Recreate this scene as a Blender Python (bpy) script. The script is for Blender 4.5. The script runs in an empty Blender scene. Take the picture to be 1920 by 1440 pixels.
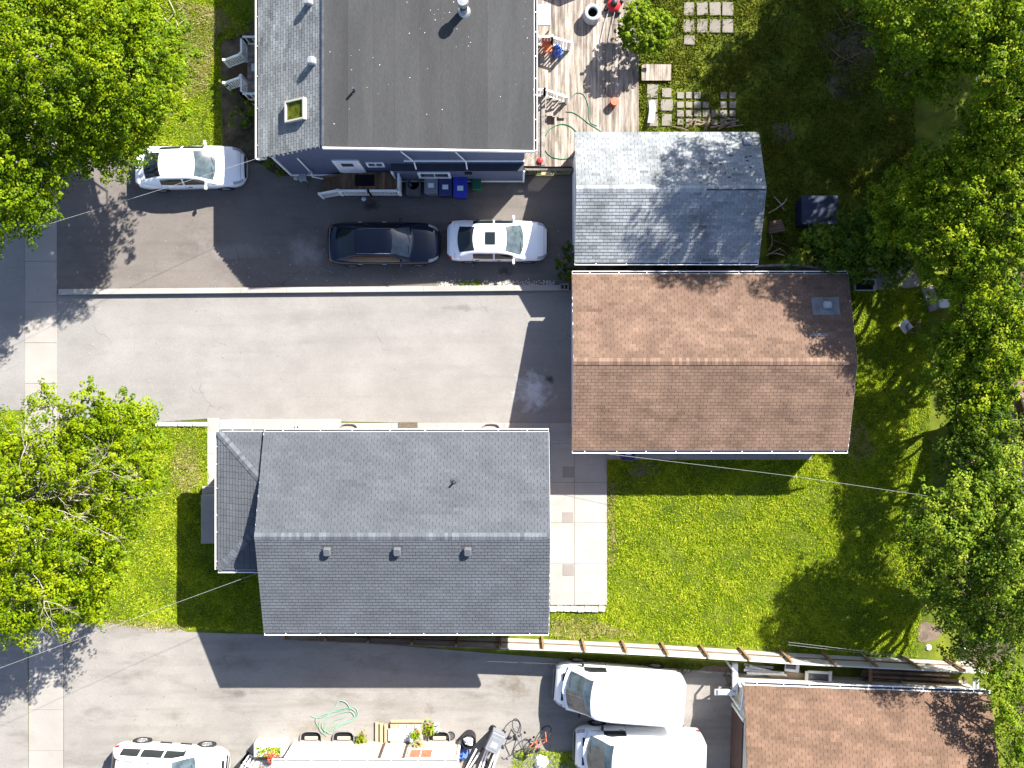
import bpy, math, random
import numpy as np
from mathutils import Vector, Matrix, Euler

random.seed(7); rng = np.random.default_rng(7)
sc = bpy.context.scene
C = sc.collection

# ------------------------------------------------------------------ camera, sky, sun, exposure
ALT = 42.0            # drone height above the ground, metres
PPM = 41.74           # picture points per metre on the ground
cam_d = bpy.data.cameras.new('camera'); cam = bpy.data.objects.new('camera', cam_d); C.objects.link(cam)
cam.location = (0, 0, ALT); cam.rotation_euler = (0, 0, 0)
cam_d.sensor_width = 36; cam_d.lens = 36*ALT*PPM/1920; cam_d.clip_end = 2000; cam_d.clip_start = 1
sc.camera = cam
SUN = Vector((.816, .915, 1.0)).normalized()
world = bpy.data.worlds.new('World'); sc.world = world; world.use_nodes = True
wn = world.node_tree.nodes; bg = wn['Background']
sky = wn.new('ShaderNodeTexSky'); sky.sky_type = 'NISHITA'; sky.sun_disc = False
sky.sun_elevation = math.asin(SUN.z); sky.sun_rotation = math.atan2(SUN.x, SUN.y)
world.node_tree.links.new(sky.outputs[0], bg.inputs[0]); bg.inputs[1].default_value = 0.11
sky.air_density = .55; sky.dust_density = .8; sky.ozone_density = .4
sl = bpy.data.lights.new('sun', 'SUN'); sl.energy = 5.0; sl.angle = math.radians(.53); sl.color = (1, .95, .87)
so = bpy.data.objects.new('sun', sl); C.objects.link(so); so.rotation_euler = SUN.to_track_quat('Z', 'Y').to_euler(); so.location = SUN*60
sc.view_settings.view_transform = 'Standard'; sc.view_settings.look = 'None'
sc.view_settings.exposure = 1.76; sc.view_settings.gamma = 1
try: sc.view_settings.use_curve_mapping = False
except Exception: pass

def W(px, py, z=0.0):
    """point of the place at height z that the survey picture shows at (px, py)"""
    f = (1-z/ALT)/PPM
    return Vector(((px-960)*f, (720-py)*f, z))

# ------------------------------------------------------------------ materials
MATS = {}
def nodes_of(m):
    m.use_nodes = True
    nt = m.node_tree
    return nt, nt.nodes, nt.links, nt.nodes['Principled BSDF']
def mat(name, col, rough=.8, var=.12, scale=2.0, speck=.0, sscale=60, bump=0, bscale=40, spec=.3, metal=0, coat=0,
        col2=None, stretch=(1,1,1), coord='pos', tint=False, lo=.35, hi=.65, alpha=None):
    m = bpy.data.materials.new(name); nt, N, L, P = nodes_of(m); MATS[name] = m
    P.inputs['Roughness'].default_value = rough; P.inputs['Specular IOR Level'].default_value = spec
    P.inputs['Metallic'].default_value = metal
    if coat: P.inputs['Coat Weight'].default_value = coat; P.inputs['Coat Roughness'].default_value = .04
    if coord == 'pos': src = N.new('ShaderNodeNewGeometry').outputs['Position']
    else: src = N.new('ShaderNodeTexCoord').outputs['Object']
    mp = N.new('ShaderNodeMapping'); mp.inputs['Scale'].default_value = stretch; L.new(src, mp.inputs['Vector'])
    n = N.new('ShaderNodeTexNoise'); n.inputs['Scale'].default_value = scale; n.inputs['Detail'].default_value = 7; n.inputs['Roughness'].default_value = .6
    L.new(mp.outputs[0], n.inputs['Vector'])
    r = N.new('ShaderNodeValToRGB'); L.new(n.outputs[0], r.inputs[0])
    a = [max(0, c*(1-var)) for c in col]; b = [min(1, c*(1+var)) for c in (col2 or col)]
    r.color_ramp.elements[0].position = lo; r.color_ramp.elements[1].position = hi
    r.color_ramp.elements[0].color = (*a, 1); r.color_ramp.elements[1].color = (*b, 1)
    out = r.outputs[0]
    def mul(out, fac):
        x = N.new('ShaderNodeMix'); x.data_type = 'RGBA'; x.blend_type = 'MULTIPLY'; x.inputs[0].default_value = 1
        L.new(out, x.inputs[6]); L.new(fac, x.inputs[7]); return x.outputs[2]
    if speck:
        n2 = N.new('ShaderNodeTexNoise'); n2.inputs['Scale'].default_value = sscale; n2.inputs['Detail'].default_value = 3; L.new(mp.outputs[0], n2.inputs['Vector'])
        mr = N.new('ShaderNodeMapRange'); mr.inputs[1].default_value = .25; mr.inputs[2].default_value = .75
        mr.inputs[3].default_value = 1-speck; mr.inputs[4].default_value = 1+speck; L.new(n2.outputs[0], mr.inputs[0]); out = mul(out, mr.outputs[0])
    if tint:
        at = N.new('ShaderNodeAttribute'); at.attribute_name = 'tint'; out = mul(out, at.outputs['Fac'])
    L.new(out, P.inputs['Base Color'])
    if bump:
        n3 = N.new('ShaderNodeTexNoise'); n3.inputs['Scale'].default_value = bscale; n3.inputs['Detail'].default_value = 4; L.new(mp.outputs[0], n3.inputs['Vector'])
        bp = N.new('ShaderNodeBump'); bp.inputs['Strength'].default_value = bump; bp.inputs['Distance'].default_value = .02
        L.new(n3.outputs[0], bp.inputs['Height']); L.new(bp.outputs[0], P.inputs['Normal'])
    return m

def spotramp(N, L, o, am):
    m = N.new('ShaderNodeMapRange'); m.inputs[1].default_value = 1.3; m.inputs[2].default_value = 2.1; m.inputs[3].default_value = am; m.inputs[4].default_value = 0; L.new(o, m.inputs[0]); return m.outputs[0]
def stained(name, col, stain, crack=True, streak=(1,1,1), amt=.5, light=None, sp=.13, crackscale=.33, spots=()):
    """paving with broad tone changes, stains, fine grit, hairline cracks"""
    m = mat(name, col, .9, .10, .35, sp, 28, .25, 90, spec=.2, stretch=streak)
    nt, N, L, P = nodes_of(m)
    geo = N.new('ShaderNodeNewGeometry')
    def ramp(o, p0, p1, c0, c1):
        r = N.new('ShaderNodeValToRGB'); r.color_ramp.elements[0].position = p0; r.color_ramp.elements[1].position = p1
        r.color_ramp.elements[0].color = (c0, c0, c0, 1); r.color_ramp.elements[1].color = (c1, c1, c1, 1); L.new(o, r.inputs[0]); return r.outputs[0]
    base = P.inputs['Base Color'].links[0].from_socket
    def mix(base, fac, col):
        x = N.new('ShaderNodeMix'); x.data_type = 'RGBA'; L.new(fac, x.inputs[0]); L.new(base, x.inputs[6]); x.inputs[7].default_value = (*col, 1); return x.outputs[2]
    def noise(scale, detail=5, st=(1,1,1), off=0):
        mp = N.new('ShaderNodeMapping'); mp.inputs['Scale'].default_value = st; mp.inputs['Location'].default_value = (off, off*.7, 0)
        L.new(geo.outputs['Position'], mp.inputs['Vector'])
        n = N.new('ShaderNodeTexNoise'); n.inputs['Scale'].default_value = scale; n.inputs['Detail'].default_value = detail; n.inputs['Roughness'].default_value = .65
        L.new(mp.outputs[0], n.inputs['Vector']); return n.outputs[0]
    base = mix(base, ramp(noise(.9, 7, (.5, 1.3, 1)), .52, .75, 0, amt), stain)
    base = mix(base, ramp(noise(1.1, 7, (.10,1.5,1), 77), .50, .78, 0, amt*.8), stain)
    base = mix(base, ramp(noise(5.5, 3, (1,1,1), 9), .66, .74, 0, amt*.9), [c*.6 for c in stain])
    if light: base = mix(base, ramp(noise(.6, 6, (1,1.6,1), 31), .56, .8, 0, .6), light)
    for (sx, sy, rx, ry, col_, am) in spots:
        mp = N.new('ShaderNodeMapping'); mp.inputs['Location'].default_value = (-sx/rx, -sy/ry, 0); mp.inputs['Scale'].default_value = (1/rx, 1/ry, 0); L.new(geo.outputs['Position'], mp.inputs['Vector'])
        ln = N.new('ShaderNodeVectorMath'); ln.operation = 'LENGTH'; L.new(mp.outputs[0], ln.inputs[0])
        ad = N.new('ShaderNodeMath'); ad.operation = 'MULTIPLY_ADD'; L.new(noise(2.2, 8, (1,1,1), sx), ad.inputs[0]); ad.inputs[1].default_value = 2.4; L.new(ln.outputs['Value'], ad.inputs[2])
        base = mix(base, ramp(ad.outputs[0], 1.35/2.6 if False else .0, 1.0, am, 0) if False else spotramp(N, L, ad.outputs[0], am), col_)
    if crack:
        v = N.new('ShaderNodeTexVoronoi'); v.feature = 'DISTANCE_TO_EDGE'; v.inputs['Scale'].default_value = crackscale
        dm = N.new('ShaderNodeVectorMath'); dm.operation = 'MULTIPLY_ADD'
        nn = N.new('ShaderNodeTexNoise'); nn.inputs['Scale'].default_value = 1.4; nn.inputs['Detail'].default_value = 5; L.new(geo.outputs['Position'], nn.inputs['Vector'])
        L.new(nn.outputs[1], dm.inputs[0]); dm.inputs[1].default_value = (.9, .9, 0); L.new(geo.outputs['Position'], dm.inputs[2])
        L.new(dm.outputs[0], v.inputs['Vector'])
        c = ramp(v.outputs[0], .002, .006, 1, 0)
        mk = ramp(noise(.35, 2, (1,1,1), 55), .60, .66, 0, .5)
        mm = N.new('ShaderNodeMath'); mm.operation = 'MULTIPLY'; L.new(c, mm.inputs[0]); L.new(mk, mm.inputs[1])
        base = mix(base, mm.outputs[0], [c*.35 for c in stain])
    L.new(base, P.inputs['Base Color'])
    return m

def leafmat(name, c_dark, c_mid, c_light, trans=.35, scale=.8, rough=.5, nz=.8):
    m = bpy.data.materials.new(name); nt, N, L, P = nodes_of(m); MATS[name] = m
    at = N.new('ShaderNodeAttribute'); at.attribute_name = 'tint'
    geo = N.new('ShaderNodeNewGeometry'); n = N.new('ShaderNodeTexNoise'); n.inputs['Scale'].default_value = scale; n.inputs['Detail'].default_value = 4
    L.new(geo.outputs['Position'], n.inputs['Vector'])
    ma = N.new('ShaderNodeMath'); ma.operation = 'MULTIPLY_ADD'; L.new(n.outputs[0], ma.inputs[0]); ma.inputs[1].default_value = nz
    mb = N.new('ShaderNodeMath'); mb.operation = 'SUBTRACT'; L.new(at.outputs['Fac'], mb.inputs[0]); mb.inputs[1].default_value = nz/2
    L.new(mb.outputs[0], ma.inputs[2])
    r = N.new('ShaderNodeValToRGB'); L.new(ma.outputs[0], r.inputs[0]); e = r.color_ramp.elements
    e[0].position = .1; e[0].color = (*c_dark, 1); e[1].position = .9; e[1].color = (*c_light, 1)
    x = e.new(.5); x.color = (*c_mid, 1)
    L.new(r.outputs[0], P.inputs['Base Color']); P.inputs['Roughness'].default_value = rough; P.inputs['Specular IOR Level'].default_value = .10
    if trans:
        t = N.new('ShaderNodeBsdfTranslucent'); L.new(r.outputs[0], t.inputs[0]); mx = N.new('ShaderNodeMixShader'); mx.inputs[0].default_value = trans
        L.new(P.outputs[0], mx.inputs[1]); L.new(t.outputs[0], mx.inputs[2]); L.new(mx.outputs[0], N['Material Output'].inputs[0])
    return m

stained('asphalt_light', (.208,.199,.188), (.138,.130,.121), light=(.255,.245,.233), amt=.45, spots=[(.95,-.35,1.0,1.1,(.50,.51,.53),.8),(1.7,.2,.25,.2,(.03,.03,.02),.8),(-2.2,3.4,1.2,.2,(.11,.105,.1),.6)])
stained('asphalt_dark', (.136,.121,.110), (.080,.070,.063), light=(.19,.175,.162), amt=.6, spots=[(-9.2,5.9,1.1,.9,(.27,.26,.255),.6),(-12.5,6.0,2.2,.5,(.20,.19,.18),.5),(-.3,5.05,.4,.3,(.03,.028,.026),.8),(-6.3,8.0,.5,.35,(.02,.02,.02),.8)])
stained('asphalt_old', (.212,.199,.183), (.10,.09,.075), light=(.26,.247,.225), amt=.65, spots=[(.1,-13.6,.9,.7,(.09,.075,.055),.7),(-12.3,-13.9,.7,.25,(.09,.085,.08),.7),(-3.7,-14.6,.3,.3,(.10,.085,.065),.7),(-8.9,-15.6,1.3,.5,(.14,.115,.07),.6)])
stained('concrete', (.262,.244,.222), (.21,.192,.170), crack=False, light=(.30,.282,.26), amt=.5, sp=.08)
stained('concrete_white', (.285,.272,.252), (.20,.186,.165), crack=False, light=(.38,.362,.338), amt=.5, sp=.07)
stained('concrete_grey', (.20,.185,.17), (.14,.13,.12), crack=False, amt=.4, sp=.15)
stained('paver', (.19,.172,.148), (.13,.12,.085), crack=False, light=(.25,.23,.20), amt=.8)
mat('soil', (.052,.042,.028), .95, .5, 1.3, .4, 30, .6, 30, col2=(.085,.07,.045))
mat('bare_dirt', (.13,.098,.072), .95, .3, 2.5, .25, 30, .6, 30)
mat('ground', (.060,.090,.003), .95, .30, .9, .35, 25, .5, 25, col2=(.100,.118,.008))
mat('underlay_brown', (.07,.042,.03), .95, .1); mat('underlay_tan', (.09,.055,.04), .95, .1); mat('underlay_slate', (.03,.033,.037), .95, .1); mat('underlay_pale', (.06,.063,.066), .95, .1)
mat('shingle_brown', (.139,.091,.066), .92, .20, 1.1, .22, 30, .5, 60, tint=True, spec=.15)
mat('shingle_tan', (.138,.087,.060), .92, .20, 1.1, .22, 30, .5, 60, tint=True, spec=.15)
mat('shingle_slate', (.077,.084,.095), .9, .10, .8, .25, 25, .5, 60, tint=True, spec=.2)
mat('shingle_pale', (.175,.189,.198), .9, .25, .7, .22, 25, .5, 60, tint=True, spec=.2, col2=(.18,.193,.2), lo=.3, hi=.55)
mat('shingle_front', (.185,.197,.20), .9, .16, .9, .22, 25, .5, 60, tint=True, spec=.2)
mat('felt_roof', (.042,.043,.044), .9, .16, .5, .16, 22, .4, 50, stretch=(1.6,.25,1), spec=.2, tint=True)
mat('vent_slate', (.085,.09,.098), .8, .1, 3)
mat('patch_grey', (.15,.155,.16), .85, .2, 3)
mat('roof_mastic', (.05,.055,.065), .8, .3, 3)
mat('white_metal', (.80,.80,.78), .45, .03, 1, spec=.4)
mat('white_paint', (.74,.74,.72), .6, .06, 2)
mat('white_vinyl', (.50,.48,.41), .55, .05, 1.5)
mat('blue_siding', (.085,.105,.165), .6, .08, 1.5, bump=.2, bscale=6, stretch=(.05,.05,6))
mat('grey_siding', (.35,.34,.33), .6, .08, 1.5)
mat('beige_siding', (.42,.355,.285), .6, .05, 1.2, stretch=(.2,.2,9))
mat('pale_roof', (.58,.56,.53), .6, .06, 1)
mat('brick_wall', (.20,.12,.09), .85, .25, 6, .2, 30)
mat('brown_door', (.09,.055,.045), .6, .2, 4)
mat('dark_soffit', (.03,.035,.05), .7, .1)
mat('deck_wood', (.182,.148,.118), .85, .38, 2.2, .18, 18, .4, 30, stretch=(3,.35,1), tint=True, col2=(.255,.220,.188))
mat('porch_wood', (.17,.105,.062), .8, .3, 2.2, .2, 18, .4, 30, stretch=(3,.5,1), tint=True)
mat('grey_wood', (.22,.20,.18), .85, .35, 2.5, .2, 20, .4, 30, tint=True)
mat('post_wood', (.25,.15,.075), .75, .25, 3, .15, 20)
mat('new_lumber', (.34,.26,.165), .75, .15, 2, .1, 20)
mat('old_lumber', (.15,.10,.068), .85, .35, 2, .2, 20)
mat('vinyl_fence', (.40,.385,.345), .6, .07, 1.5, .04, 10)
mat('bark', (.16,.12,.085), .9, .35, 5, .2, 30, .6, 25)
mat('bark_pale', (.36,.31,.25), .9, .3, 5, .2, 30, .5, 25)
mat('black_plastic', (.012,.012,.014), .45, .1, coord='obj')
mat('rubber', (.022,.022,.022), .8, .15, coord='obj')
mat('rim_metal', (.42,.43,.44), .35, .1, metal=.7, coord='obj')
mat('car_white', (.80,.81,.82), .3, .02, coat=.6, coord='obj', spec=.4)
mat('car_navy', (.004,.008,.022), .12, .05, coat=.35, coord='obj', spec=.35)
mat('car_glass', (.012,.016,.018), .06, .1, coord='obj', spec=.6)
mat('car_glass_sky', (.062,.085,.095), .08, .4, 2.5, coord='obj', spec=.7)  # windshield glass with the sky's reflection put into its base colour
mat('trim_black', (.015,.015,.017), .5, .1, coord='obj')
mat('lamp_glass', (.30,.33,.36), .15, .3, 9, coord='obj', spec=.6)
mat('lamp_red', (.22,.012,.012), .2, .2, 9, coord='obj', spec=.6)
mat('skylight_glass', (.085,.10,.012), .12, .45, 5, spec=.5)  # green reflection put into the pane's base colour
mat('window_glass', (.045,.055,.07), .08, .3, 3, spec=.6)
mat('bin_grey', (.17,.18,.20), .5, .08, coord='obj')
mat('bin_navy', (.022,.032,.11), .45, .1, coord='obj')
mat('bin_blue', (.02,.036,.32), .45, .1, coord='obj')
mat('bin_green', (.012,.115,.055), .5, .1, coord='obj')
mat('label_white', (.62,.64,.66), .6, .25, 40, coord='obj')
mat('tub_brown', (.10,.092,.085), .7, .2, 4, coord='obj')
mat('mat_black', (.006,.006,.008), .95, .1)
mat('mat_brown', (.10,.082,.06), .95, .35, 30, .3, 60)
mat('hose_green', (.03,.17,.085), .5, .1)
mat('hose_pale', (.16,.33,.24), .5, .1)
mat('wire_grey', (.26,.26,.26), .6, .05)
mat('wire_black', (.02,.02,.02), .6, .05)
mat('steel', (.45,.46,.47), .35, .12, 4, metal=.75)
mat('steel_dark', (.10,.10,.11), .4, .12, 4, metal=.5)
mat('plastic_grey', (.30,.31,.33), .6, .15, 3)
mat('plastic_white', (.66,.67,.70), .55, .12, 3)
mat('plastic_orange', (.52,.13,.055), .5, .15, 3)
mat('plastic_red', (.42,.02,.025), .4, .15, 3)
mat('plastic_blue', (.08,.15,.45), .5, .3, 8)
mat('cover_navy', (.012,.022,.05), .55, .25, 1.5)
mat('stone_grey', (.26,.25,.24), .9, .25, 4, .2, 20, .4, 20)
mat('stone_pale', (.46,.43,.38), .9, .2, 4, .2, 20, .4, 20)
mat('flower_red', (.60,.06,.04), .6, .3, 8)
mat('terracotta', (.33,.13,.075), .8, .2, 6)
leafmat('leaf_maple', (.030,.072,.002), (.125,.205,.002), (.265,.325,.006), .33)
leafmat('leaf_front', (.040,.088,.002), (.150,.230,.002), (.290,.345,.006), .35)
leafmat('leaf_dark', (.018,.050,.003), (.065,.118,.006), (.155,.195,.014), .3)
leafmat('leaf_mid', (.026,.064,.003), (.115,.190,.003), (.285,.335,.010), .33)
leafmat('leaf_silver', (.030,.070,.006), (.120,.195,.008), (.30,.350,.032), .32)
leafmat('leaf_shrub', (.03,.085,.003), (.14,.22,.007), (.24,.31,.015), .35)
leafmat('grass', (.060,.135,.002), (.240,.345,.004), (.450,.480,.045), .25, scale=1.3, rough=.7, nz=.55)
leafmat('grass_shade', (.030,.052,.003), (.085,.115,.006), (.17,.175,.02), .25, scale=.9, rough=.7)  # darker copy of grass, shade put into the colour
leafmat('grass_dry', (.16,.15,.03), (.30,.255,.10), (.42,.36,.20), .15, scale=1.6, rough=.8)

# ------------------------------------------------------------------ mesh helpers
def off(parent):
    v = Vector((0, 0, 0))
    while parent is not None: v = v + parent.location; parent = parent.parent
    return v
def tag(o, label=None, cat=None, group=None, kind=None):
    if label: o['label'] = label
    if cat: o['category'] = cat
    if group: o['group'] = group
    if kind: o['kind'] = kind
    return o
def thing(name, label, cat, loc=(0,0,0), group=None, rz=0):
    o = bpy.data.objects.new(name, None); C.objects.link(o); o.location = loc; o.rotation_euler = (0, 0, rz); o.empty_display_size = .3
    return tag(o, label, cat, group)
def mesh_obj(name, me, m, parent=None, loc=None):
    o = bpy.data.objects.new(name, me); C.objects.link(o)
    if m is not None and not me.materials: me.materials.append(MATS[m] if isinstance(m, str) else m)
    if parent is not None: o.parent = parent
    if loc is not None: o.location = loc
    return o
class MB:
    def __init__(s): s.v = []; s.f = []; s.t = []
    def add(s, vs, fs, tint=1.0):
        b = len(s.v); s.v += [tuple(v) for v in vs]; s.f += [tuple(i+b for i in f) for f in fs]; s.t += [tint]*len(fs); return s
    def hexa(s, p, tint=1.0):
        """eight corners: bottom ring 0-3, top ring 4-7"""
        return s.add(p, [(3,2,1,0),(4,5,6,7),(0,1,5,4),(1,2,6,5),(2,3,7,6),(3,0,4,7)], tint)
    def box(s, c, d, rz=0, tint=1.0, rot=None):
        R = rot if rot is not None else Matrix.Rotation(rz, 3, 'Z'); c = Vector(c)
        p = [c + R @ Vector((x*d[0]/2, y*d[1]/2, z*d[2]/2)) for z in (-1,1) for x, y in ((-1,-1),(1,-1),(1,1),(-1,1))]
        return s.hexa(p, tint)
    def bevbox(s, c, d, b, rz=0):
        """box with chamfered vertical and top edges"""
        R = Matrix.Rotation(rz, 3, 'Z'); c = Vector(c); x, y, z = d[0]/2, d[1]/2, d[2]/2
        def ring(i, zz): 
            return [c + R @ Vector(q) for q in ((-x+i+b,-y+i,zz),(x-i-b,-y+i,zz),(x-i,-y+i+b,zz),(x-i,y-i-b,zz),(x-i-b,y-i,zz),(-x+i+b,y-i,zz),(-x+i,y-i-b,zz),(-x+i,-y+i+b,zz))]
        vs = ring(0,-z)+ring(0,z-b)+ring(b*.8,z); fs = [tuple(range(7,-1,-1)), tuple(range(16,24))]
        for k in range(2):
            for i in range(8): j = (i+1)%8; fs.append((k*8+i, k*8+j, k*8+8+j, k*8+8+i))
        return s.add(vs, fs)
    def prism(s, poly, z0, z1):
        n = len(poly); a = sum(poly[i][0]*poly[(i+1)%n][1]-poly[(i+1)%n][0]*poly[i][1] for i in range(n))
        if a < 0: poly = poly[::-1]
        vs = [(p[0],p[1],z0) for p in poly]+[(p[0],p[1],z1) for p in poly]
        fs = [tuple(range(n-1,-1,-1)), tuple(range(n,2*n))]+[(i,(i+1)%n,n+(i+1)%n,n+i) for i in range(n)]
        return s.add(vs, fs)
    def bar(s, a, b, w, h, up=(0,0,1)):
        a, b = Vector(a), Vector(b); d = (b-a).normalized(); side = d.cross(Vector(up))
        if side.length < 1e-4: side = d.cross(Vector((0,1,0)))
        side.normalize(); u = side.cross(d)
        p = [a+side*x*w/2+u*y*h/2 for x, y in ((-1,-1),(1,-1),(1,1),(-1,1))]+[b+side*x*w/2+u*y*h/2 for x, y in ((-1,-1),(1,-1),(1,1),(-1,1))]
        return s.hexa(p)
    def tube(s, pts, r, n=6, cap=True):
        pts = [Vector(p) for p in pts]; m = len(pts); rs = r if isinstance(r, (list, tuple)) else [r]*m; vs = []; fs = []
        ref = None
        for i, p in enumerate(pts):
            d = (pts[min(i+1,m-1)]-pts[max(i-1,0)])
            if d.length < 1e-6: d = Vector((0,0,1))
            d.normalize()
            if ref is None: ref = d.orthogonal().normalized()
            ref = (ref-d*ref.dot(d)); ref = ref.normalized() if ref.length > 1e-5 else d.orthogonal().normalized()
            q = d.cross(ref)
            for k in range(n): a = 2*math.pi*k/n; vs.append(p+(ref*math.cos(a)+q*math.sin(a))*rs[i])
        for i in range(m-1):
            for k in range(n): j = (k+1)%n; fs.append((i*n+k, i*n+j, (i+1)*n+j, (i+1)*n+k))
        if cap: fs += [tuple(range(n-1,-1,-1)), tuple(range((m-1)*n, m*n))]
        return s.add(vs, fs)
    def cyl(s, c, r, h, n=16, r2=None):
        c = Vector(c); return s.tube([c, c+Vector((0,0,h))], [r, r if r2 is None else r2], n)
    def lathe(s, c, prof, n=20, axis='Z'):
        c = Vector(c); vs = []; fs = []; m = len(prof)
        for k in range(n):
            a = 2*math.pi*k/n
            for r, z in prof:
                q = Vector((r*math.cos(a), r*math.sin(a), z))
                if axis == 'Y': q = Vector((q.x, q.z, q.y))
                vs.append(c+q)
        for k in range(n):
            k2 = (k+1)%n
            for i in range(m-1): fs.append((k*m+i, k2*m+i, k2*m+i+1, k*m+i+1))
        return s.add(vs, fs)
    def grid(s, fn, nu, nv):
        vs = [fn(i/(nu-1), j/(nv-1)) for j in range(nv) for i in range(nu)]
        fs = [(j*nu+i, j*nu+i+1, (j+1)*nu+i+1, (j+1)*nu+i) for j in range(nv-1) for i in range(nu-1)]
        return s.add(vs, fs)
    def mesh(s, name, tint=False, smooth=False, shift=None):
        me = bpy.data.meshes.new(name)
        vs = s.v if shift is None else [(v[0]-shift[0], v[1]-shift[1], v[2]-shift[2]) for v in s.v]
        me.from_pydata(vs, [], s.f); me.update()
        if tint:
            a = me.attributes.new('tint', 'FLOAT', 'FACE'); a.data.foreach_set('value', s.t)
        if smooth: me.shade_smooth()
        return me
    def build(s, name, m, parent=None, tint=False, smooth=False, local=False):
        """vertices are in place coordinates unless local"""
        me = s.mesh(name, tint, smooth, None if local else (off(parent) if parent is not None else None))
        return mesh_obj(name, me, m, parent)
    def single(s, name, m, label, cat, group=None, kind=None, smooth=False, tint=False):
        """a top-level thing that is one mesh, its origin at its base"""
        a = np.array(s.v); base = Vector(((a[:,0].min()+a[:,0].max())/2, (a[:,1].min()+a[:,1].max())/2, a[:,2].min()))
        me = s.mesh(name, tint, smooth, base); o = mesh_obj(name, me, m, None, base)
        return tag(o, label, cat, group, kind)
def structure(name, mb, m): 
    o = mb.build(name, m); o['kind'] = 'structure'; return o
def poly(*pts, z=0): return [tuple(W(x, y, z)[:2]) for x, y in pts]
# ------------------------------------------------------------------ ground, paving
g = MB(); g.add([(-400,-400,0),(400,-400,0),(400,400,0),(-400,400,0)], [(0,1,2,3)]); structure('ground', g, 'ground')
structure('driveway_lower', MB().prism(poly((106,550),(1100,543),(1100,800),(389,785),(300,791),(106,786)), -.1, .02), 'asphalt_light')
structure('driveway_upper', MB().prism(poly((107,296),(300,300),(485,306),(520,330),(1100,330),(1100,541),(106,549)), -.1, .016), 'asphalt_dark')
structure('driveway_front', MB().prism(poly((120,1172),(190,1166),(250,1174),(330,1176),(350,1185),(500,1190),(950,1227),(1380,1262),(1380,1800),(120,1800)), -.1, .02), 'asphalt_old')
structure('driveway_apron', MB().prism(poly((-90,-300),(46,-300),(47,769),(-90,772)), -.1, .012), 'asphalt_light')
structure('driveway_apron', MB().prism(poly((-90,1186),(52,1187),(55,1800),(-90,1800)), -.1, .012), 'asphalt_old')
structure('street', MB().prism([(-60,-120),(-25.4,-120),(-25.4,120),(-60,120)], -.1, .008), 'asphalt_dark')
structure('foundation_bed', MB().prism(poly((415,60),(440,40),(500,40),(560,330),(500,322),(418,300)), -.1, .010), 'soil')
structure('side_strip', MB().prism(poly((1075,489),(1420,489),(1440,500),(1440,520),(1075,520)), -.1, .010), 'soil')
def blob(cx, cy, rx, ry, n=26, jag=.22):
    ph = [random.random()*6.28 for _ in range(4)]
    return [W(cx+rx*math.cos(a)*(1+jag*(math.sin(3*a+ph[0])*.5+math.sin(5*a+ph[1])*.4+random.uniform(-.25,.25))),
              cy+ry*math.sin(a)*(1+jag*(math.sin(3*a+ph[0])*.5+math.sin(5*a+ph[1])*.4+random.uniform(-.25,.25))))[:2] for a in [6.2832*k/n for k in range(n)]]
for k, (cx, cy, rx, ry) in enumerate([(1467,252,22,22),(1208,880,32,14),(1345,1268,45,22),(420,45,22,16),(1740,1185,26,18),(1590,110,55,75)]):
    structure('dirt_patch', MB().prism(blob(cx, cy, rx, ry), -.1, .012+.0007*k), 'bare_dirt' if k != 5 else 'soil')
# soil strip under the hedge on the right
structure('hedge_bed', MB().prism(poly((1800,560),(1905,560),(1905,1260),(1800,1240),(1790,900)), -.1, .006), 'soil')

def slab_set(root_name, rects, z, m, gap=.009, z0=-.1):
    """each slab is a piece of its own with an open joint round it"""
    root = bpy.data.objects.new(root_name, None); C.objects.link(root); root['kind'] = 'structure'
    for (x0, y0, x1, y1) in rects:
        a = W(x0, y1); b = W(x1, y0); dz = random.uniform(-.004, .004)
        mb = MB(); c = (a+b)/2
        d = (b.x-a.x-gap, b.y-a.y-gap, .12)
        mb.bevbox((0,0,0), d, .008)
        o = mb.build('slab', m, root, local=True); o.location = (c.x, c.y, z+dz-.06)
    return root
ys = [490-76.4*k for k in range(14, 0, -1)]+[490+76.4*k for k in range(0, 20)]
slab_set('sidewalk', [(47 if y < 1150 else 54, y, 107 if y < 1150 else 119, y+76.4) for y in ys], .03, 'concrete')
xs = [412,475,553,640,735,838,945,1030,1100]
slab_set('side_walkway', [(xs[i], 786+(i>2)*7, xs[i+1], 832) for i in range(len(xs)-1)]+[(389,784,412,851),(389,851,412,925)], .055, 'concrete_white')
pt = []
yy = [832,904,980,1056,1134]
for i in range(4): pt += [(1031,yy[i],1077,yy[i+1]),(1077,yy[i],1138,yy[i+1])]
pt += [(1138,834,1200,862),(1200,834,1270,862),(1270,834,1378,862),(1378,834,1455,862),(1455,834,1521,862)]
slab_set('patio', pt, .055, 'concrete_white')
pv = bpy.data.objects.new('patio_patch', None); C.objects.link(pv); pv['kind'] = 'structure'
for (x0,y0,x1,y1) in [(1055,875,1076,895),(1054,960,1075,980),(1055,1057,1076,1079)]:
    a = W(x0,y1); b = W(x1,y0); o = MB().bevbox((0,0,0), (b.x-a.x, b.y-a.y, .06), .006).build('paver', 'concrete_grey', pv, local=True); o.location = ((a.x+b.x)/2,(a.y+b.y)/2,.038)
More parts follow.
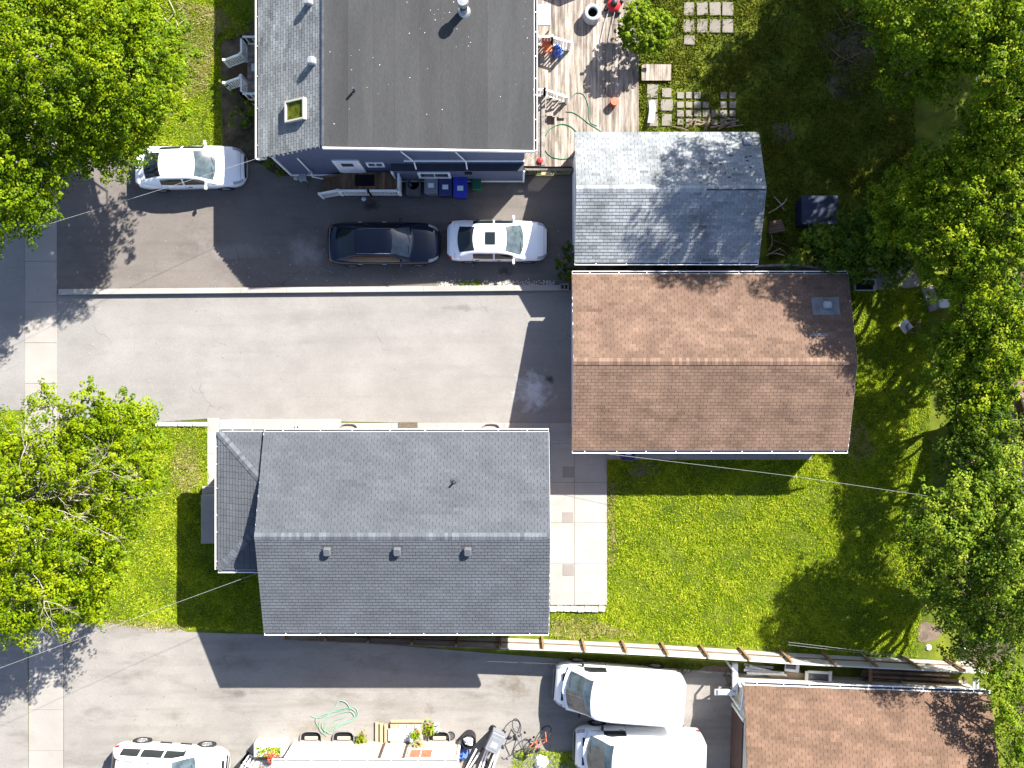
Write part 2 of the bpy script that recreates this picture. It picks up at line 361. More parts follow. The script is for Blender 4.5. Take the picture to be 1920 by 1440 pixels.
# long concrete kerb between the two driveways
kb = thing('concrete_kerb', 'long white concrete kerb wall dividing the two driveways', 'kerb', W(590,544))
n = 11
for i in range(n):
    x0 = 114+(1050-114)*i/n; x1 = 114+(1050-114)*(i+1)/n
    a = W(x0, 548-8*(x0-114)/950); b = W(x1, 548-8*(x1-114)/950); d = (b-a).normalized()
    MB().bar(a+d*.004+Vector((0,0,.10)), b-d*.004+Vector((0,0,.10)), .24, .26).build('kerb_block', 'concrete_white', kb)
dr = thing('timber_step', 'small timber step frame at the end of the kerb by the brown garage', 'frame', W(1058,538))
for x in (1051,1058,1065): MB().bar(W(x,543,.14), W(x,533,.14), .05, .24).build('crosspiece', 'grey_wood', dr, tint=True)
for y in (533,543): MB().bar(W(1049,y,.15), W(1067,y,.15), .05, .22).build('side_rail', 'grey_wood', dr, tint=True)
# stone edging between the front lawn and the lower driveway
for i in range(7):
    x = 292+14*i; c = W(x+6.5, 795.5)
    MB().bevbox((c.x, c.y, .035), (.31+random.uniform(-.02,.01), .19, .13), .02, random.uniform(-.05,.05)).single('edging_stone', 'stone_pale', 'pale edging block between driveway and front lawn', 'edging stone', 'edging blocks along the front lawn')
# retaining blocks at the end of the patio
for i in range(8):
    c = W(1037+13*i, 1141+random.uniform(-1,1))
    MB().bevbox((c.x, c.y, .06), (.30, .24, .16), .025, random.uniform(-.08,.08)).single('retaining_block', 'stone_pale', 'rough pale block in the row ending the patio', 'block', 'blocks in the row ending the patio')

# ------------------------------------------------------------------ roofs
def shingle_variants(m, tw, e, n=6, th=.016):
    out = []
    for k in range(n):
        mb = MB(); tab(mb, Vector((0,0,0)), Vector((1,0,0)), Vector((0,1,0)), Vector((0,0,1)), 0, tw, 0, e, th, .82+.36*k/(n-1)); out.append(mb.mesh('shingle', True))
        out[-1].materials.append(MATS[m])
    return out
def tab(mb, o, u, v, nn, u0, u1, v0, e, th, tint):
    gp = .006
    a, b = u0+gp, u1-gp; v1 = v0+e*1.12
    P = [o+u*a+v*v0+nn*.001, o+u*b+v*v0+nn*.001, o+u*a+v*v0+nn*th, o+u*b+v*v0+nn*th, o+u*a+v*v1+nn*.003, o+u*b+v*v1+nn*.003]
    mb.add(P, [(2,3,5,4),(0,1,3,2),(0,2,4),(1,5,3)], tint)
def shingle_slope(root, o, u, v, lu, lv, m, e=.143, tw=.305, rng_fn=None, singles=150, th=.016, sd=.075, dark=0.0, start=.2):
    """rows of tabs on a roof plane; singles of them are pieces of their own"""
    o, u, v = Vector(o), Vector(u).normalized(), Vector(v).normalized(); nn = u.cross(v).normalized()
    var = shingle_variants(m, tw, e, th=th); mb = MB(); cnt = 0; rows = int(math.ceil(lv/e)); rot = Matrix((u, v, nn)).transposed().to_4x4(); base = off(root)
    first = int(rows*start)
    low = {}
    for r in range(rows):
        v0 = r*e; ee = min(e, lv-v0)
        if ee < .02: continue
        a, b = (0, lu) if rng_fn is None else rng_fn(v0+ee/2)
        if b-a < .05: continue
        x = a - (tw*(.5 if r % 2 else 0) + random.uniform(0, tw*.12))
        while x < b-1e-4:
            x0, x1 = max(a, x), min(b, x+tw)
            key = (int((x+r*.37)/.85), r//2); low.setdefault(key, random.gauss(0, sd*.9))
            t = 1+random.gauss(0, sd*.7)+low[key]-(dark if random.random() < .12 else 0)
            if x1-x0 > .02:
                if abs((x1-x0)-tw) < 1e-6 and ee == e and cnt < singles and r >= first:
                    cnt += 1; me = var[min(5, max(0, int(round((t-.82)/.36*5))))]
                    ob = mesh_obj('shingle', me, None, root); ob.matrix_basis = Matrix.Translation(o+u*x0+v*v0-base) @ rot
                else: tab(mb, o, u, v, nn, x0, x1, v0, ee, th, t)
            x += tw
    s = mb.build('shingle_field', m, root, tint=True); s['kind'] = 'stuff'; return s
def caps(root, p0, p1, m, w=.15, drop=.045, e=.15, n0=None):
    """ridge or hip caps, one bent piece after another"""
    p0, p1 = Vector(p0), Vector(p1); d = p1-p0; L = d.length; d.normalize(); side = d.cross(Vector((0,0,1))).normalized(); n = int(L/e); base = off(root)
    me_set = []
    for k in range(4):
        mb = MB(); a = Vector((0,0,.004)); t = .95+.16*k
        mb.add([(0,-w,-drop),(0,0,.012),(0,w,-drop),(e*1.1,-w,-drop-.008),(e*1.1,0,.004),(e*1.1,w,-drop-.008),(0,-w,-drop-.02),(0,w,-drop-.02)], [(1,0,3,4),(2,1,4,5),(0,1,2,7,6)], t)
        me = mb.mesh('ridge_cap', True); me.materials.append(MATS[m]); me_set.append(me)
    up = side.cross(d); rot = Matrix((d, -side, up)).transposed().to_4x4()
    for i in range(n):
        ob = mesh_obj('ridge_cap', random.choice(me_set), None, root); ob.matrix_basis = Matrix.Translation(p0+d*(i*e)+Vector((0,0,.03))-base) @ rot
def gutter(root, p0, p1, out, w=.13, h=.11, hang=1.1, m='white_metal', z=-.02):
    """open channel with hangers, running p0-p1, sticking out along out"""
    p0, p1, out = Vector(p0), Vector(p1), Vector(out); d = (p1-p0).normalized(); up = Vector((0,0,z)); mb = MB()
    mb.bar(p0+out*.012+up-Vector((0,0,h/2)), p1+out*.012+up-Vector((0,0,h/2)), .02, h)
    mb.bar(p0+out*(w-.012)+up-Vector((0,0,h/2)), p1+out*(w-.012)+up-Vector((0,0,h/2)), .03, h)
    mb.bar(p0+out*(w/2)+up-Vector((0,0,h)), p1+out*(w/2)+up-Vector((0,0,h)), w-.03, .016)
    g = mb.build('gutter', m, root)
    MB().bar(p0+out*(w/2)+up-Vector((0,0,h-.014)), p1+out*(w/2)+up-Vector((0,0,h-.014)), w-.05, .012).build('gutter_bed', 'roof_mastic', g)  # dark debris strip; stands in for shade inside the channel
    L = (p1-p0).length; k = max(2, int(L/hang))
    for i in range(k):
        c = p0+d*(L*(i+.5)/k+random.uniform(-.15,.15))+out*(w/2)+up-Vector((0,0,.014))
        MB().bar(c-out*w*.42, c+out*w*.42, .03, .012).build('hanger', m, g)
    for q in (p0, p1): MB().bar(q+up-Vector((0,0,h/2))+out*.002, q+up-Vector((0,0,h/2))+out*(w-.002), .012, h-.004).build('end_cap', m, g)
    return g
def window(root, c, w, h, nrm, frame='white_paint', glass='window_glass', fw=.07, depth=.06):
    """window on a vertical wall; c centre on the wall face, nrm outward (axis aligned)"""
    c, nrm = Vector(c), Vector(nrm); s = nrm.cross(Vector((0,0,1))).normalized(); up = Vector((0,0,1)); mb = MB()
    for a, b in ((c-s*w/2-up*(h/2+fw/2), c+s*w/2-up*(h/2+fw/2)), (c-s*w/2+up*(h/2+fw/2), c+s*w/2+up*(h/2+fw/2))): mb.bar(a-s*fw+nrm*depth/2, b+s*fw+nrm*depth/2, depth, fw)
    for q in (-1, 1): mb.bar(c+s*q*(w/2+fw/2)-up*h/2+nrm*depth/2, c+s*q*(w/2+fw/2)+up*h/2+nrm*depth/2, fw, depth)
    f = mb.build('window', frame, root)
    MB().bar(c-s*w/2+nrm*.02, c+s*w/2+nrm*.02, .02, h).build('pane', glass, f)
    MB().bar(c-up*h/2+nrm*.038, c+up*h/2+nrm*.038, .03, .014, up=nrm).build('mullion', frame, f)
    return f

def gable(name, label, cat, X0, X1, Y0, Y1, ze, zr, shingle, wallm, oh=.35, rz=0.0, singles=150, th=.016, tw=.305, sd=.075, rake=None, gut=(1,1), dark=0, yr=None):
    """gable house, ridge along X. X0..Y1 is the outline of the roof at the eaves"""
    yr = (Y0+Y1)/2 if yr is None else yr
    root = thing(name, label, cat, ((X0+X1)/2, yr, 0))
    wx0, wx1, wy0, wy1 = X0+oh*.5, X1-oh*.5, Y0+oh, Y1-oh
    zw0 = ze+(zr-ze)*oh/(yr-Y0)-.14; zw1 = ze+(zr-ze)*oh/(Y1-yr)-.14
    v = [(wx0,wy0,0),(wx1,wy0,0),(wx1,wy1,0),(wx0,wy1,0),(wx0,wy0,zw0),(wx1,wy0,zw0),(wx1,yr,zr-.14),(wx1,wy1,zw1),(wx0,wy1,zw1),(wx0,yr,zr-.14)]
    MB().add(v, [(0,1,5,4),(2,3,8,7),(1,2,7,6,5),(3,0,4,9,8),(4,5,6,9),(9,6,7,8)]).build('wall', wallm, root)
    t = .10
    d = [(X0,Y0,ze),(X1,Y0,ze),(X1,yr,zr),(X0,yr,zr),(X1,Y1,ze),(X0,Y1,ze)]; b = [(x,y,z-t) for x,y,z in d]
    roof = MB().add(d+b, [(0,1,2,3),(3,2,4,5),(7,6,9,8),(8,9,11,10),(0,6,7,1),(5,4,10,11),(1,7,8,2),(2,8,10,4),(0,3,9,6),(3,5,11,9)]).build('roof', rake or 'underlay_'+shingle.split('_')[1], root)
    sv = Vector((0, yr-Y0, zr-ze)); nv = Vector((0, yr-Y1, zr-ze)); e = .02
    for x in (X0-.012, X1+.012):
        for (ya, za, yb, zb) in ((Y0,ze,yr,zr),(Y1,ze,yr,zr)): MB().bar((x,ya,za-.055),(x,yb,zb-.055),.02,.10).build('rake_trim', 'white_metal', roof)
    shingle_slope(roof, (X0-.02, Y0-.03, ze-.005), (1,0,0), sv, X1-X0+.04, sv.length+.02, shingle, singles=singles, th=th, tw=tw, sd=sd, dark=dark)
    shingle_slope(roof, (X1+.02, Y1+.03, ze-.005), (-1,0,0), nv, X1-X0+.04, nv.length+.02, shingle, singles=singles, th=th, tw=tw, sd=sd, dark=dark)
    caps(roof, (X0-.02, yr, zr), (X1+.02, yr, zr), shingle, drop=.15*(zr-ze)/(yr-Y0)-.008)
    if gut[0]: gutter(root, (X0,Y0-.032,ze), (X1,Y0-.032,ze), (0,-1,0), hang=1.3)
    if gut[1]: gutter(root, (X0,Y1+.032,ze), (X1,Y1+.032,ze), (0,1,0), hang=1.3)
    return root, roof

# --- brown shingled garage
bgr, broof = gable('garage', 'large garage with brown shingle roof beside the back lawn', 'garage', 2.56, 14.26, -2.78, 4.64, 2.3, 3.38, 'shingle_brown', 'grey_siding', oh=.3, singles=150, dark=.10, th=.013, sd=.065)
MB().bar((2.70,-1.9,1.05),(2.70,3.6,1.05),.06,2.05).build('garage_door', 'white_paint', bgr)
zs = lambda y: 3.5-1.2*abs(y-.93)/3.71
def on_roof(px, py, f, zguess=3.0):
    z = zguess
    for _ in range(8):
        p = W(px, py, z); z = f(p)
    return W(px, py, z)
bz = lambda p: 3.38-1.08*abs(p.y-.93)/3.71
sl_ = 1.08/3.71; tilt = math.atan(sl_)
c = on_roof(1548,574,bz); R = Matrix.Rotation(-tilt,3,'X')
MB().box(c+R@Vector((0,0,.022)), (1.15,.80,.012), rot=R).build('patch', 'patch_grey', broof)
v_ = MB().bevbox((0,0,.09), (.36,.30,.16), .05).build('roof_vent', 'plastic_grey', broof, local=True); v_.location = c+Vector((.05,.02,.02))-off(broof); v_.rotation_euler = (-tilt,0,0)
c = on_roof(1536,628,bz); MB().box(c+R@Vector((0,0,.022)), (.72,.12,.012), rot=R).build('patch', 'patch_grey', broof)
# downpipe elbow at the far eave corner
MB().tube([(14.2,-2.82,2.2),(14.35,-2.95,2.0),(14.5,-3.1,1.75)], .045, 8).build('downpipe', 'wire_black', bgr)

# --- pale grey shingled garage
pgr, proof = gable('garage', 'weathered garage with pale grey shingle roof next to the wooden deck', 'garage', 2.67, 10.46, 5.22, 10.66, 2.3, 3.5, 'shingle_pale', 'grey_siding', oh=.25, singles=150, sd=.09, th=.024, dark=.22, gut=(1,0), yr=8.04)
pz = lambda p: 3.5-1.2*abs(p.y-8.04)/2.7
R = Matrix.Rotation(-math.atan(1.2/2.62),3,'X')
c = on_roof(1401,266,pz); o = MB().bevbox((0,0,.07), (.32,.36,.14), .06).build('roof_vent', 'plastic_grey', proof, local=True); o.location = c+Vector((0,0,.03))-off(proof); o.rotation_euler = (-.42,0,0)
c = on_roof(1412,362,pz); MB().box(c+Vector((0,0,.05)), (.45,.16,.05), rz=.5).build('loose_board', 'grey_wood', proof, tint=True)
MB().bar((2.73,5.9,1.0),(2.73,9.9,1.0),.05,2.0).build('garage_door', 'white_paint', pgr)
MB().bar((W(1325,355,3.5).x,8.00,3.535),(10.44,8.00,3.535),.07,.02).build('open_ridge_gap', 'roof_mastic', proof)
for k in range(26):     # lifted, missing tabs along the ridge and in the worn middle
    px, py = (random.uniform(1225,1310), random.uniform(353,358)) if k < 10 else (random.uniform(1290,1410), random.uniform(290,345))
    c = on_roof(px, py, pz); RR = Matrix.Rotation(-.43 if c.y > 8.04 else .43, 3, 'X')
    MB().box(c+RR@Vector((0,0,.024)), (random.uniform(.05,.16),.06,.012), rot=RR).build('worn_patch', 'roof_mastic', proof)

# --- slate grey bungalow
hgr, hroof = gable('bungalow', 'bungalow with slate grey shingle roof and a hipped front wing', 'house', -10.15, 1.50, -10.14, -1.99, 3.7, 5.1, 'shingle_slate', 'brick_wall', oh=.4, singles=150, sd=.04, tw=.26, th=.026, yr=-6.02)
# hipped front wing
he = 3.5; hp = 1.4/4.07; HX0, HY0, HY1, HX1 = -12.10, -7.64, -1.97, -9.7
dx = HX1-HX0; hz = he+dx*hp
d = [(HX0,HY0,he),(HX1,HY0,he),(HX1,HY0+dx,hz),(HX1,HY1-dx,hz),(HX1,HY1,he),(HX0,HY1,he)]
b = [(x,y,z-.1) for x,y,z in d]
wing = MB().add(d+b, [(0,1,2),(0,2,3,5),(3,4,5),(8,7,6),(11,9,8,6),(11,10,9),(0,6,7,1),(5,11,6,0),(4,10,11,5)]).build('wing_roof', 'underlay_slate', hgr)
MB().prism([(HX0+.4,HY0+.4),(HX1,HY0+.4),(HX1,HY1-.4),(HX0+.4,HY1-.4)], 0, he-.02).build('wing_wall', 'brick_wall', hgr)
q = math.sqrt(1+hp*hp)
shingle_slope(wing, (HX0,HY1,he+.002), (0,-1,0), (1,0,hp), HY1-HY0, dx*q, 'shingle_slate', rng_fn=lambda v: (v/q, HY1-HY0-v/q), singles=60, tw=.26, sd=.04, th=.026)
shingle_slope(wing, (HX1,HY1,he+.002), (-1,0,0), (0,-1,hp), dx, dx*q, 'shingle_slate', rng_fn=lambda v: (0, dx-v/q), singles=40, tw=.26, sd=.04, th=.026)
shingle_slope(wing, (HX0,HY0,he+.002), (1,0,0), (0,1,hp), dx, dx*q, 'shingle_slate', rng_fn=lambda v: (v/q, dx), singles=30, tw=.26, sd=.04, th=.026)
caps(wing, (HX0,HY1,he+.005), (HX1,HY1-dx,hz+.005), 'shingle_slate', drop=.03)
caps(wing, (HX0,HY0,he+.005), (HX1,HY0+dx,hz+.005), 'shingle_slate', drop=.03)
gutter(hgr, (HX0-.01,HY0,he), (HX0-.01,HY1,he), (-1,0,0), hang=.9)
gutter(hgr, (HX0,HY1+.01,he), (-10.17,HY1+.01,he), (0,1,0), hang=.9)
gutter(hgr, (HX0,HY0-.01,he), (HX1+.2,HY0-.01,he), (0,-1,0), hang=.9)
hzf = lambda p: 5.1-1.4*abs(p.y+6.02)/4.1
tl = math.atan(1.4/4.1)
for px in (614,745,877):
    c = on_roof(px, 1032, hzf, 4.7)
    o = MB().bevbox((0,0,.10), (.30,.34,.22), .04).build('roof_vent', 'vent_slate', hroof, local=True)
    o.location = c-off(hroof); o.rotation_euler = (tl,0,0)
    fl = MB().box((0,0,.022), (.46,.42,.008)).build('flashing', 'steel_dark', hroof, local=True); fl.location = c-off(hroof); fl.rotation_euler = (tl,0,0)
c = on_roof(852,903,hzf,4.5)
vp = MB().tube([c-Vector((0,0,.05)), c+Vector((0,0,.34))], .045, 10).build('vent_pipe', 'steel_dark', hroof)
MB().lathe(c+Vector((0,0,.02)), [(.06,.1),(.08,.04),(.17,.0)], 14).build('flashing', 'roof_mastic', hroof)
# front landing, small canopy light, side entrance bits under the eave
lnd = thing('entrance_landing', 'raised concrete landing at the front of the slate roofed bungalow', 'landing', W(398,970))
MB().bevbox(((W(385,970).x+HX0+.6)/2, W(0,970).y, .30), (HX0+.6-W(385,970).x, 2.15, .60), .015).build('landing_slab', 'concrete_white', lnd)
MB().bevbox((W(398,918).x, W(0,920).y+.05, .14), (.75, .34, .28), .015).build('step', 'concrete_white', lnd)
def window_well(px, py, w, label, cat='window well', inner='window_glass', sgn=1):
    """half-round corrugated well against a wall; sgn 1 opens to +Y"""
    c = W(px, py); t = thing('window_well', label, cat, c); pts = []
    for k in range(13):
        a = math.pi*k/12; x = math.copysign(abs(math.cos(a))**.6, math.cos(a))*w/2; y = abs(math.sin(a))**.6*.42*sgn; pts.append((x, y))
    mb = MB()
    for k in range(12):
        (x0,y0),(x1,y1) = pts[k], pts[k+1]; mb.bar((x0,y0,.07),(x1,y1,.07), .035, .16)
    mb.build('rim', 'steel', t, local=True)
    MB().prism(pts, -.04, .035).build('pit', 'mat_black', t, local=True)
    MB().bevbox((0, .10*sgn, .075), (w*.62, .14, .05), .02).build('sill', 'beige_siding', t, local=True)
    return t
window_well(655,812,.8,'dark window well under the eave beside the vertical downpipe', sgn=1)
window_well(921,812,.8,'dark window well under the eave past the rough doormat', sgn=1)
MB().box(W(765,800,.075), (.86,.40,.025)).single('doormat', 'mat_brown', 'rough brown green doormat on the side walkway of the bungalow', 'doormat')
t = thing('downpipe', 'thin white downpipe with dark bracket by the bungalow side walkway', 'downpipe', W(555,812,0))
MB().tube([W(555,800,.12), W(555,812,.14), W(555,820,.6), W(555,822,2.9)], .035, 8).build('pipe', 'white_metal', t)
MB().box(W(556,802,.08), (.14,.12,.10)).build('splash_bracket', 'wire_black', t)
MB().bar((1.33,-3.9,1.0),(1.33,-3.0,1.0),.05,2.0).build('door', 'white_paint', hgr)
window(hgr, (1.31,-7.6,1.6), 1.4, 1.0, (1,0,0)); window(hgr, (-11.72,-4.8,1.7), 1.8, 1.2, (-1,0,0)); window(hgr, (-4,-2.37,1.7), 1.2, 1.0, (0,1,0)); window(hgr, (-6,-9.76,1.7), 1.2, 1.0, (0,-1,0))

# --- blue sided house at the top
TY = 9.36; TX0, TXR, TX1 = -10.42, -7.33, .86; TZE, TZR, TZ1 = 3.5, 5.55, 5.0; TYN = 21.0
th_ = thing('house', 'blue sided house with flat felt roof and a shingled front slope', 'house', (-4, 15, 0))
wx0, wx1 = TX0+.55, TX1-.35
zr_w = TZR-.06; zl = TZE+(TZR-TZE)*(.55/(TXR-TX0))-.08
MB().add([(wx0,TY-.02,.25),(wx1,TY-.02,.25),(wx1,TYN,.25),(wx0,TYN,.25),(wx0,TY-.02,zl),(TXR,TY-.02,zr_w),(wx1,TY-.02,TZ1-.10),(wx1,TYN,TZ1-.10),(TXR,TYN,zr_w),(wx0,TYN,zl)],
    [(0,1,6,5,4),(1,2,7,6),(2,3,9,8,7),(3,0,4,9),(4,5,8,9),(5,6,7,8)]).build('wall', 'blue_siding', th_)
MB().prism([(wx0+.03,TY+.02),(wx1-.03,TY+.02),(wx1-.03,TYN),(wx0+.03,TYN)], 0, .27).build('foundation', 'concrete_grey', th_)
# front slope deck
d = [(TX0,TY-.05,TZE),(TXR,TY-.05,TZR),(TXR,TYN,TZR),(TX0,TYN,TZE)]
fs_ = MB().add(d+[(x,y,z-.09) for x,y,z in d], [(3,2,1,0),(4,5,6,7),(0,1,5,4),(1,2,6,5),(2,3,7,6),(3,0,4,7)]).build('front_roof', 'dark_soffit', th_)
sv = Vector((TXR-TX0,0,TZR-TZE))
shingle_slope(fs_, (TX0-.03,TYN,TZE+.002), (0,-1,0), sv, TYN-TY+.07, sv.length+.02, 'shingle_front', singles=0, tw=.29, e=.15, sd=.12, dark=.15, start=0)
# 300 of the largest showing tabs as pieces are on the lower half of this slope
for k in range(14):
    f = k/13; c = Vector((TX0,TY-.06,TZE))+sv*(.05+f*.9)
    MB().box(c+Vector((0,random.uniform(-.05,.02),.03)), (.12,.12,.02), rz=random.random()).build('chipped_edge', 'roof_mastic', fs_)
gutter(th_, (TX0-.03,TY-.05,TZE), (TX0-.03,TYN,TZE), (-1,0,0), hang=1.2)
MB().bar((TX0-.08,TY-.11,TZE-.06),(TX0+.25,TY-.11,TZE+.08),.03,.16).build('rake_end', 'white_metal', th_)
# felt roof
d = [(TXR,TY-.12,TZR),(TX1,TY-.12,TZ1),(TX1,TYN,TZ1),(TXR,TYN,TZR)]
fr = MB().add([(x,y,z+.03) for x,y,z in d]+[(x,y,z-.12) for x,y,z in d], [(0,1,2,3),(7,6,5,4),(0,4,5,1),(1,5,6,2),(2,6,7,3),(3,7,4,0)]).build('flat_roof', 'felt_roof', th_, tint=True)
sx = (TZ1-TZR)/(TX1-TXR)
for k in range(9):     # felt sheets lapped over each other
    x0 = TXR+.02+(TX1-TXR-.04)*k/9; x1 = TXR+.02+(TX1-TXR-.04)*(k+1)/9+.05; 
    x1 = min(x1, TX1-.02)
    zA = lambda x: TZR+sx*(x-TXR)+.034
    hh = .004+.005*(k % 2)
    MB().hexa([(x0,TY-.10,zA(x0)-.01),(x1,TY-.10,zA(x1)-.01),(x1,TYN-.02,zA(x1)-.01),(x0,TYN-.02,zA(x0)-.01),(x0,TY-.10,zA(x0)+hh),(x1,TY-.10,zA(x1)+hh),(x1,TYN-.02,zA(x1)+hh),(x0,TYN-.02,zA(x0)+hh)], random.uniform(.88,1.14)).build('felt_sheet', 'felt_roof', fr, tint=True)
MB().bar((TXR-.05,TY-.16,TZR-.03),(TX1+.02,TY-.16,TZ1-.03),.05,.24).build('fascia', 'white_metal', th_)
MB().bar((TXR-.03,TY-.13,TZR+.02),(TXR-.03,TYN,TZR+.02),.10,.07).build('ridge_flashing', 'roof_mastic', th_)
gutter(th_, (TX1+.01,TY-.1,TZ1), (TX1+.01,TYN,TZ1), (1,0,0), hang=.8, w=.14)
rz_ = lambda p: TZR+sx*(p.x-TXR) if p.x > TXR else TZE+(p.x-TX0)*(TZR-TZE)/(TXR-TX0)
specks = MB()
for k in range(42):     # pale droppings and grit on the felt
    p = on_roof(random.uniform(612,995), random.uniform(5,262)*random.random()**.3, rz_, 5.2); r_ = random.uniform(.008,.020)
    specks.box(p+Vector((0,0,.052)), (r_*2, r_*random.uniform(1.2,2.2), .006), rz=random.random()*3)
o = specks.build('grit', 'stone_pale', fr); o['kind'] = 'stuff'
p = on_roof(870,22,rz_,5.2)
ch = MB().lathe(p+Vector((0,0,-.02)), [(.0,.0),(.30,.0),(.22,.12),(.16,.16),(.16,.85),(.22,.86),(.24,1.0),(.20,1.12),(.0,1.13)], 18).build('chimney_flue', 'steel', th_, smooth=False)
MB().lathe(p+Vector((0,0,.5)), [(.163,0),(.163,.12)], 18).build('band', 'wire_black', ch)
p = on_roof(665,171,rz_,5.2); MB().tube([p-Vector((0,0,.05)), p+Vector((0,0,.42))], .05, 10).build('vent_pipe', 'steel_dark', th_)
for px, py in ((583,5),(589,116)):
    p = on_roof(px,py,rz_,4.9); o = MB().bevbox((0,0,.14), (.28,.28,.30), .04).build('roof_vent', 'plastic_grey', fs_, local=True); o.location = p-off(fs_); o.rotation_euler = (0,-.45,0)
p = on_roof(558,208,rz_,4.6); ta = math.atan2(TZR-TZE, TXR-TX0); Rk = Matrix.Rotation(-ta,3,'Y')
sk = MB()
for sy in (-1,1): sk.box(p+Rk@Vector((0,sy*.39,.10)), (1.06,.07,.20), rot=Rk)
for sx_ in (-1,1): sk.box(p+Rk@Vector((sx_*.50,0,.10)), (.07,.71,.20), rot=Rk)
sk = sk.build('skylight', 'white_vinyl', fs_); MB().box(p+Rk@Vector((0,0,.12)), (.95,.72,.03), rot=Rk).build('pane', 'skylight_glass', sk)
# lower storey bump-out, trims, door and windows on the wall facing the drive
bx0, bx1 = W(747,0).x, W(980,0).x
MB().prism([(bx0,TY-.02),(bx1,TY-.02),(bx1,TY-.30),(bx0,TY-.30)], .25, 2.35).build('bay', 'blue_siding', th_)
MB().bar((bx0-.02,TY-.17,2.38),(bx1+.02,TY-.17,2.38),.34,.05).build('bay_cap', 'dark_soffit', th_)
MB().bar((bx0+.6,TY-.06,3.05),(bx1+.05,TY-.06,3.05),.06,.09).build('trim_band', 'white_metal', th_)
MB().bar((bx0-.02,TY-.325,.30),(bx1+.03,TY-.325,.30),.04,.14).build('base_trim', 'white_metal', th_)
MB().bar((wx0,TY-.045,.30),(bx0-.03,TY-.045,.30),.04,.16).build('base_trim', 'white_metal', th_)
for x, y, z1 in ((wx0+.04,TY-.05,zl-.02),(bx0-.02,TY-.33,2.3),(bx1+.03,TY-.33,2.34)): MB().bar((x,y,.25),(x,y,z1),.08,.06,up=(0,1,0)).build('corner_trim', 'white_metal', th_)
MB().tube([(wx0+1.05,TY-.08,3.55),(wx0+1.05,TY-.08,.9),(wx0+1.05,TY-.2,.7),(wx0+1.45,TY-.22,.35)], .035, 8).build('downpipe', 'white_metal', th_)
MB().box((wx0+1.08,TY-.1,1.25), (.16,.1,.3)).build('meter_box', 'plastic_grey', th_)
for px in (790,880): 
    x = W(px,0).x; MB().tube([(x-.35,TY-.1,4.75),(x,TY-.12,3.15),(x+.02,TY-.28,2.5)], .03, 8).build('conduit', 'white_metal', th_)
xd = W(672,0).x
MB().bar((xd-.62,TY-.05,2.0),(xd+.5,TY-.05,2.0),.06,2.1).build('door_frame', 'white_paint', th_)
dd = MB().bar((xd-.48,TY-.085,1.95),(xd+.36,TY-.085,1.95),.04,1.9).build('door', 'plastic_white', th_)
MB().box((xd-.05,TY-.11,2.5),(.5,.02,.5)).build('pane', 'window_glass', dd)
window(th_, (W(718,0).x,TY-.02,2.3), .6, .55, (0,-1,0)); window(th_, (W(820,0).x,TY-.30,1.55), 1.2, .8, (0,-1,0), fw=.1)
MB().box((W(882,0).x,TY-.32,1.9),(.32,.06,.32)).build('wall_vent', 'mat_black', th_)
window(th_, (wx0,13.0,1.9), 1.3, 1.1, (-1,0,0)); window(th_, (wx1,14.5,2.0), 1.3, 1.1, (1,0,0))

# --- tan shingled garage in the lower right corner (slightly turned)
tg = thing('garage', 'garage with tan shingle roof behind the parked vans', 'garage', (15.0,-16.9,0), rz=math.radians(-2.0))
def L_(x, y, z): 
    v = Matrix.Rotation(math.radians(2.0),3,'Z') @ Vector((x-15.0, y+16.9, 0)); return Vector((v.x, v.y, z))
GX0, GX1, GY0, GY1 = -5.25, 5.25, -3.85, 3.85; gze, gzr = 2.15, 3.4
def lb(mb, name, m, par, **k): return mb.build(name, m, par, local=True, **k)
v = [(GX0+.1,GY0+.1,0),(GX1-.1,GY0+.1,0),(GX1-.1,GY1-.1,0),(GX0+.1,GY1-.1,0),(GX0+.1,GY0+.1,gze-.08),(GX1-.1,GY0+.1,gze-.08),(GX1-.1,0,gzr-.12),(GX1-.1,GY1-.1,gze-.08),(GX0+.1,GY1-.1,gze-.08),(GX0+.1,0,gzr-.12)]
lb(MB().add(v, [(0,1,5,4),(2,3,8,7),(1,2,7,6,5),(3,0,4,9,8),(4,5,6,9),(9,6,7,8)]), 'wall', 'white_vinyl', tg)
d = [(GX0,GY0,gze),(GX1,GY0,gze),(GX1,0,gzr),(GX0,0,gzr),(GX1,GY1,gze),(GX0,GY1,gze)]; b = [(x,y,z-.1) for x,y,z in d]
tr = lb(MB().add(d+b, [(0,1,2,3),(3,2,4,5),(7,6,9,8),(8,9,11,10),(0,6,7,1),(5,4,10,11),(1,7,8,2),(2,8,10,4),(0,3,9,6),(3,5,11,9)]), 'roof', 'underlay_tan', tg)
_off = off
def off(parent):
    q = parent
    while q is not None:
        if q == tg: return Vector((0,0,0))
        q = q.parent
    return _off(parent)
nv = Vector((0,-GY1,gzr-gze)); sv2 = Vector((0,-GY0,gzr-gze))
shingle_slope(tr, (GX1+.02,GY1+.03,gze-.005), (-1,0,0), nv, GX1-GX0+.04, nv.length+.02, 'shingle_tan', singles=280, th=.018)
shingle_slope(tr, (GX0-.02,GY0-.03,gze-.005), (1,0,0), sv2, GX1-GX0+.04, sv2.length+.02, 'shingle_tan', singles=0, th=.013)
caps(tr, (GX0,0,gzr), (GX1,0,gzr), 'shingle_tan', drop=.04)
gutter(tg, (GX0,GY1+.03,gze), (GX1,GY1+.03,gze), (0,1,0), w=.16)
lb(MB().bar((GX0+.07,-3.2,1.0),(GX0+.07,2.2,1.0),.06,1.95), 'garage_door', 'brown_door', tg)
lb(MB().bar((GX0+.05,2.3,1.05),(GX0+.05,2.42,1.05),.08,2.1), 'door_trim', 'white_metal', tg)
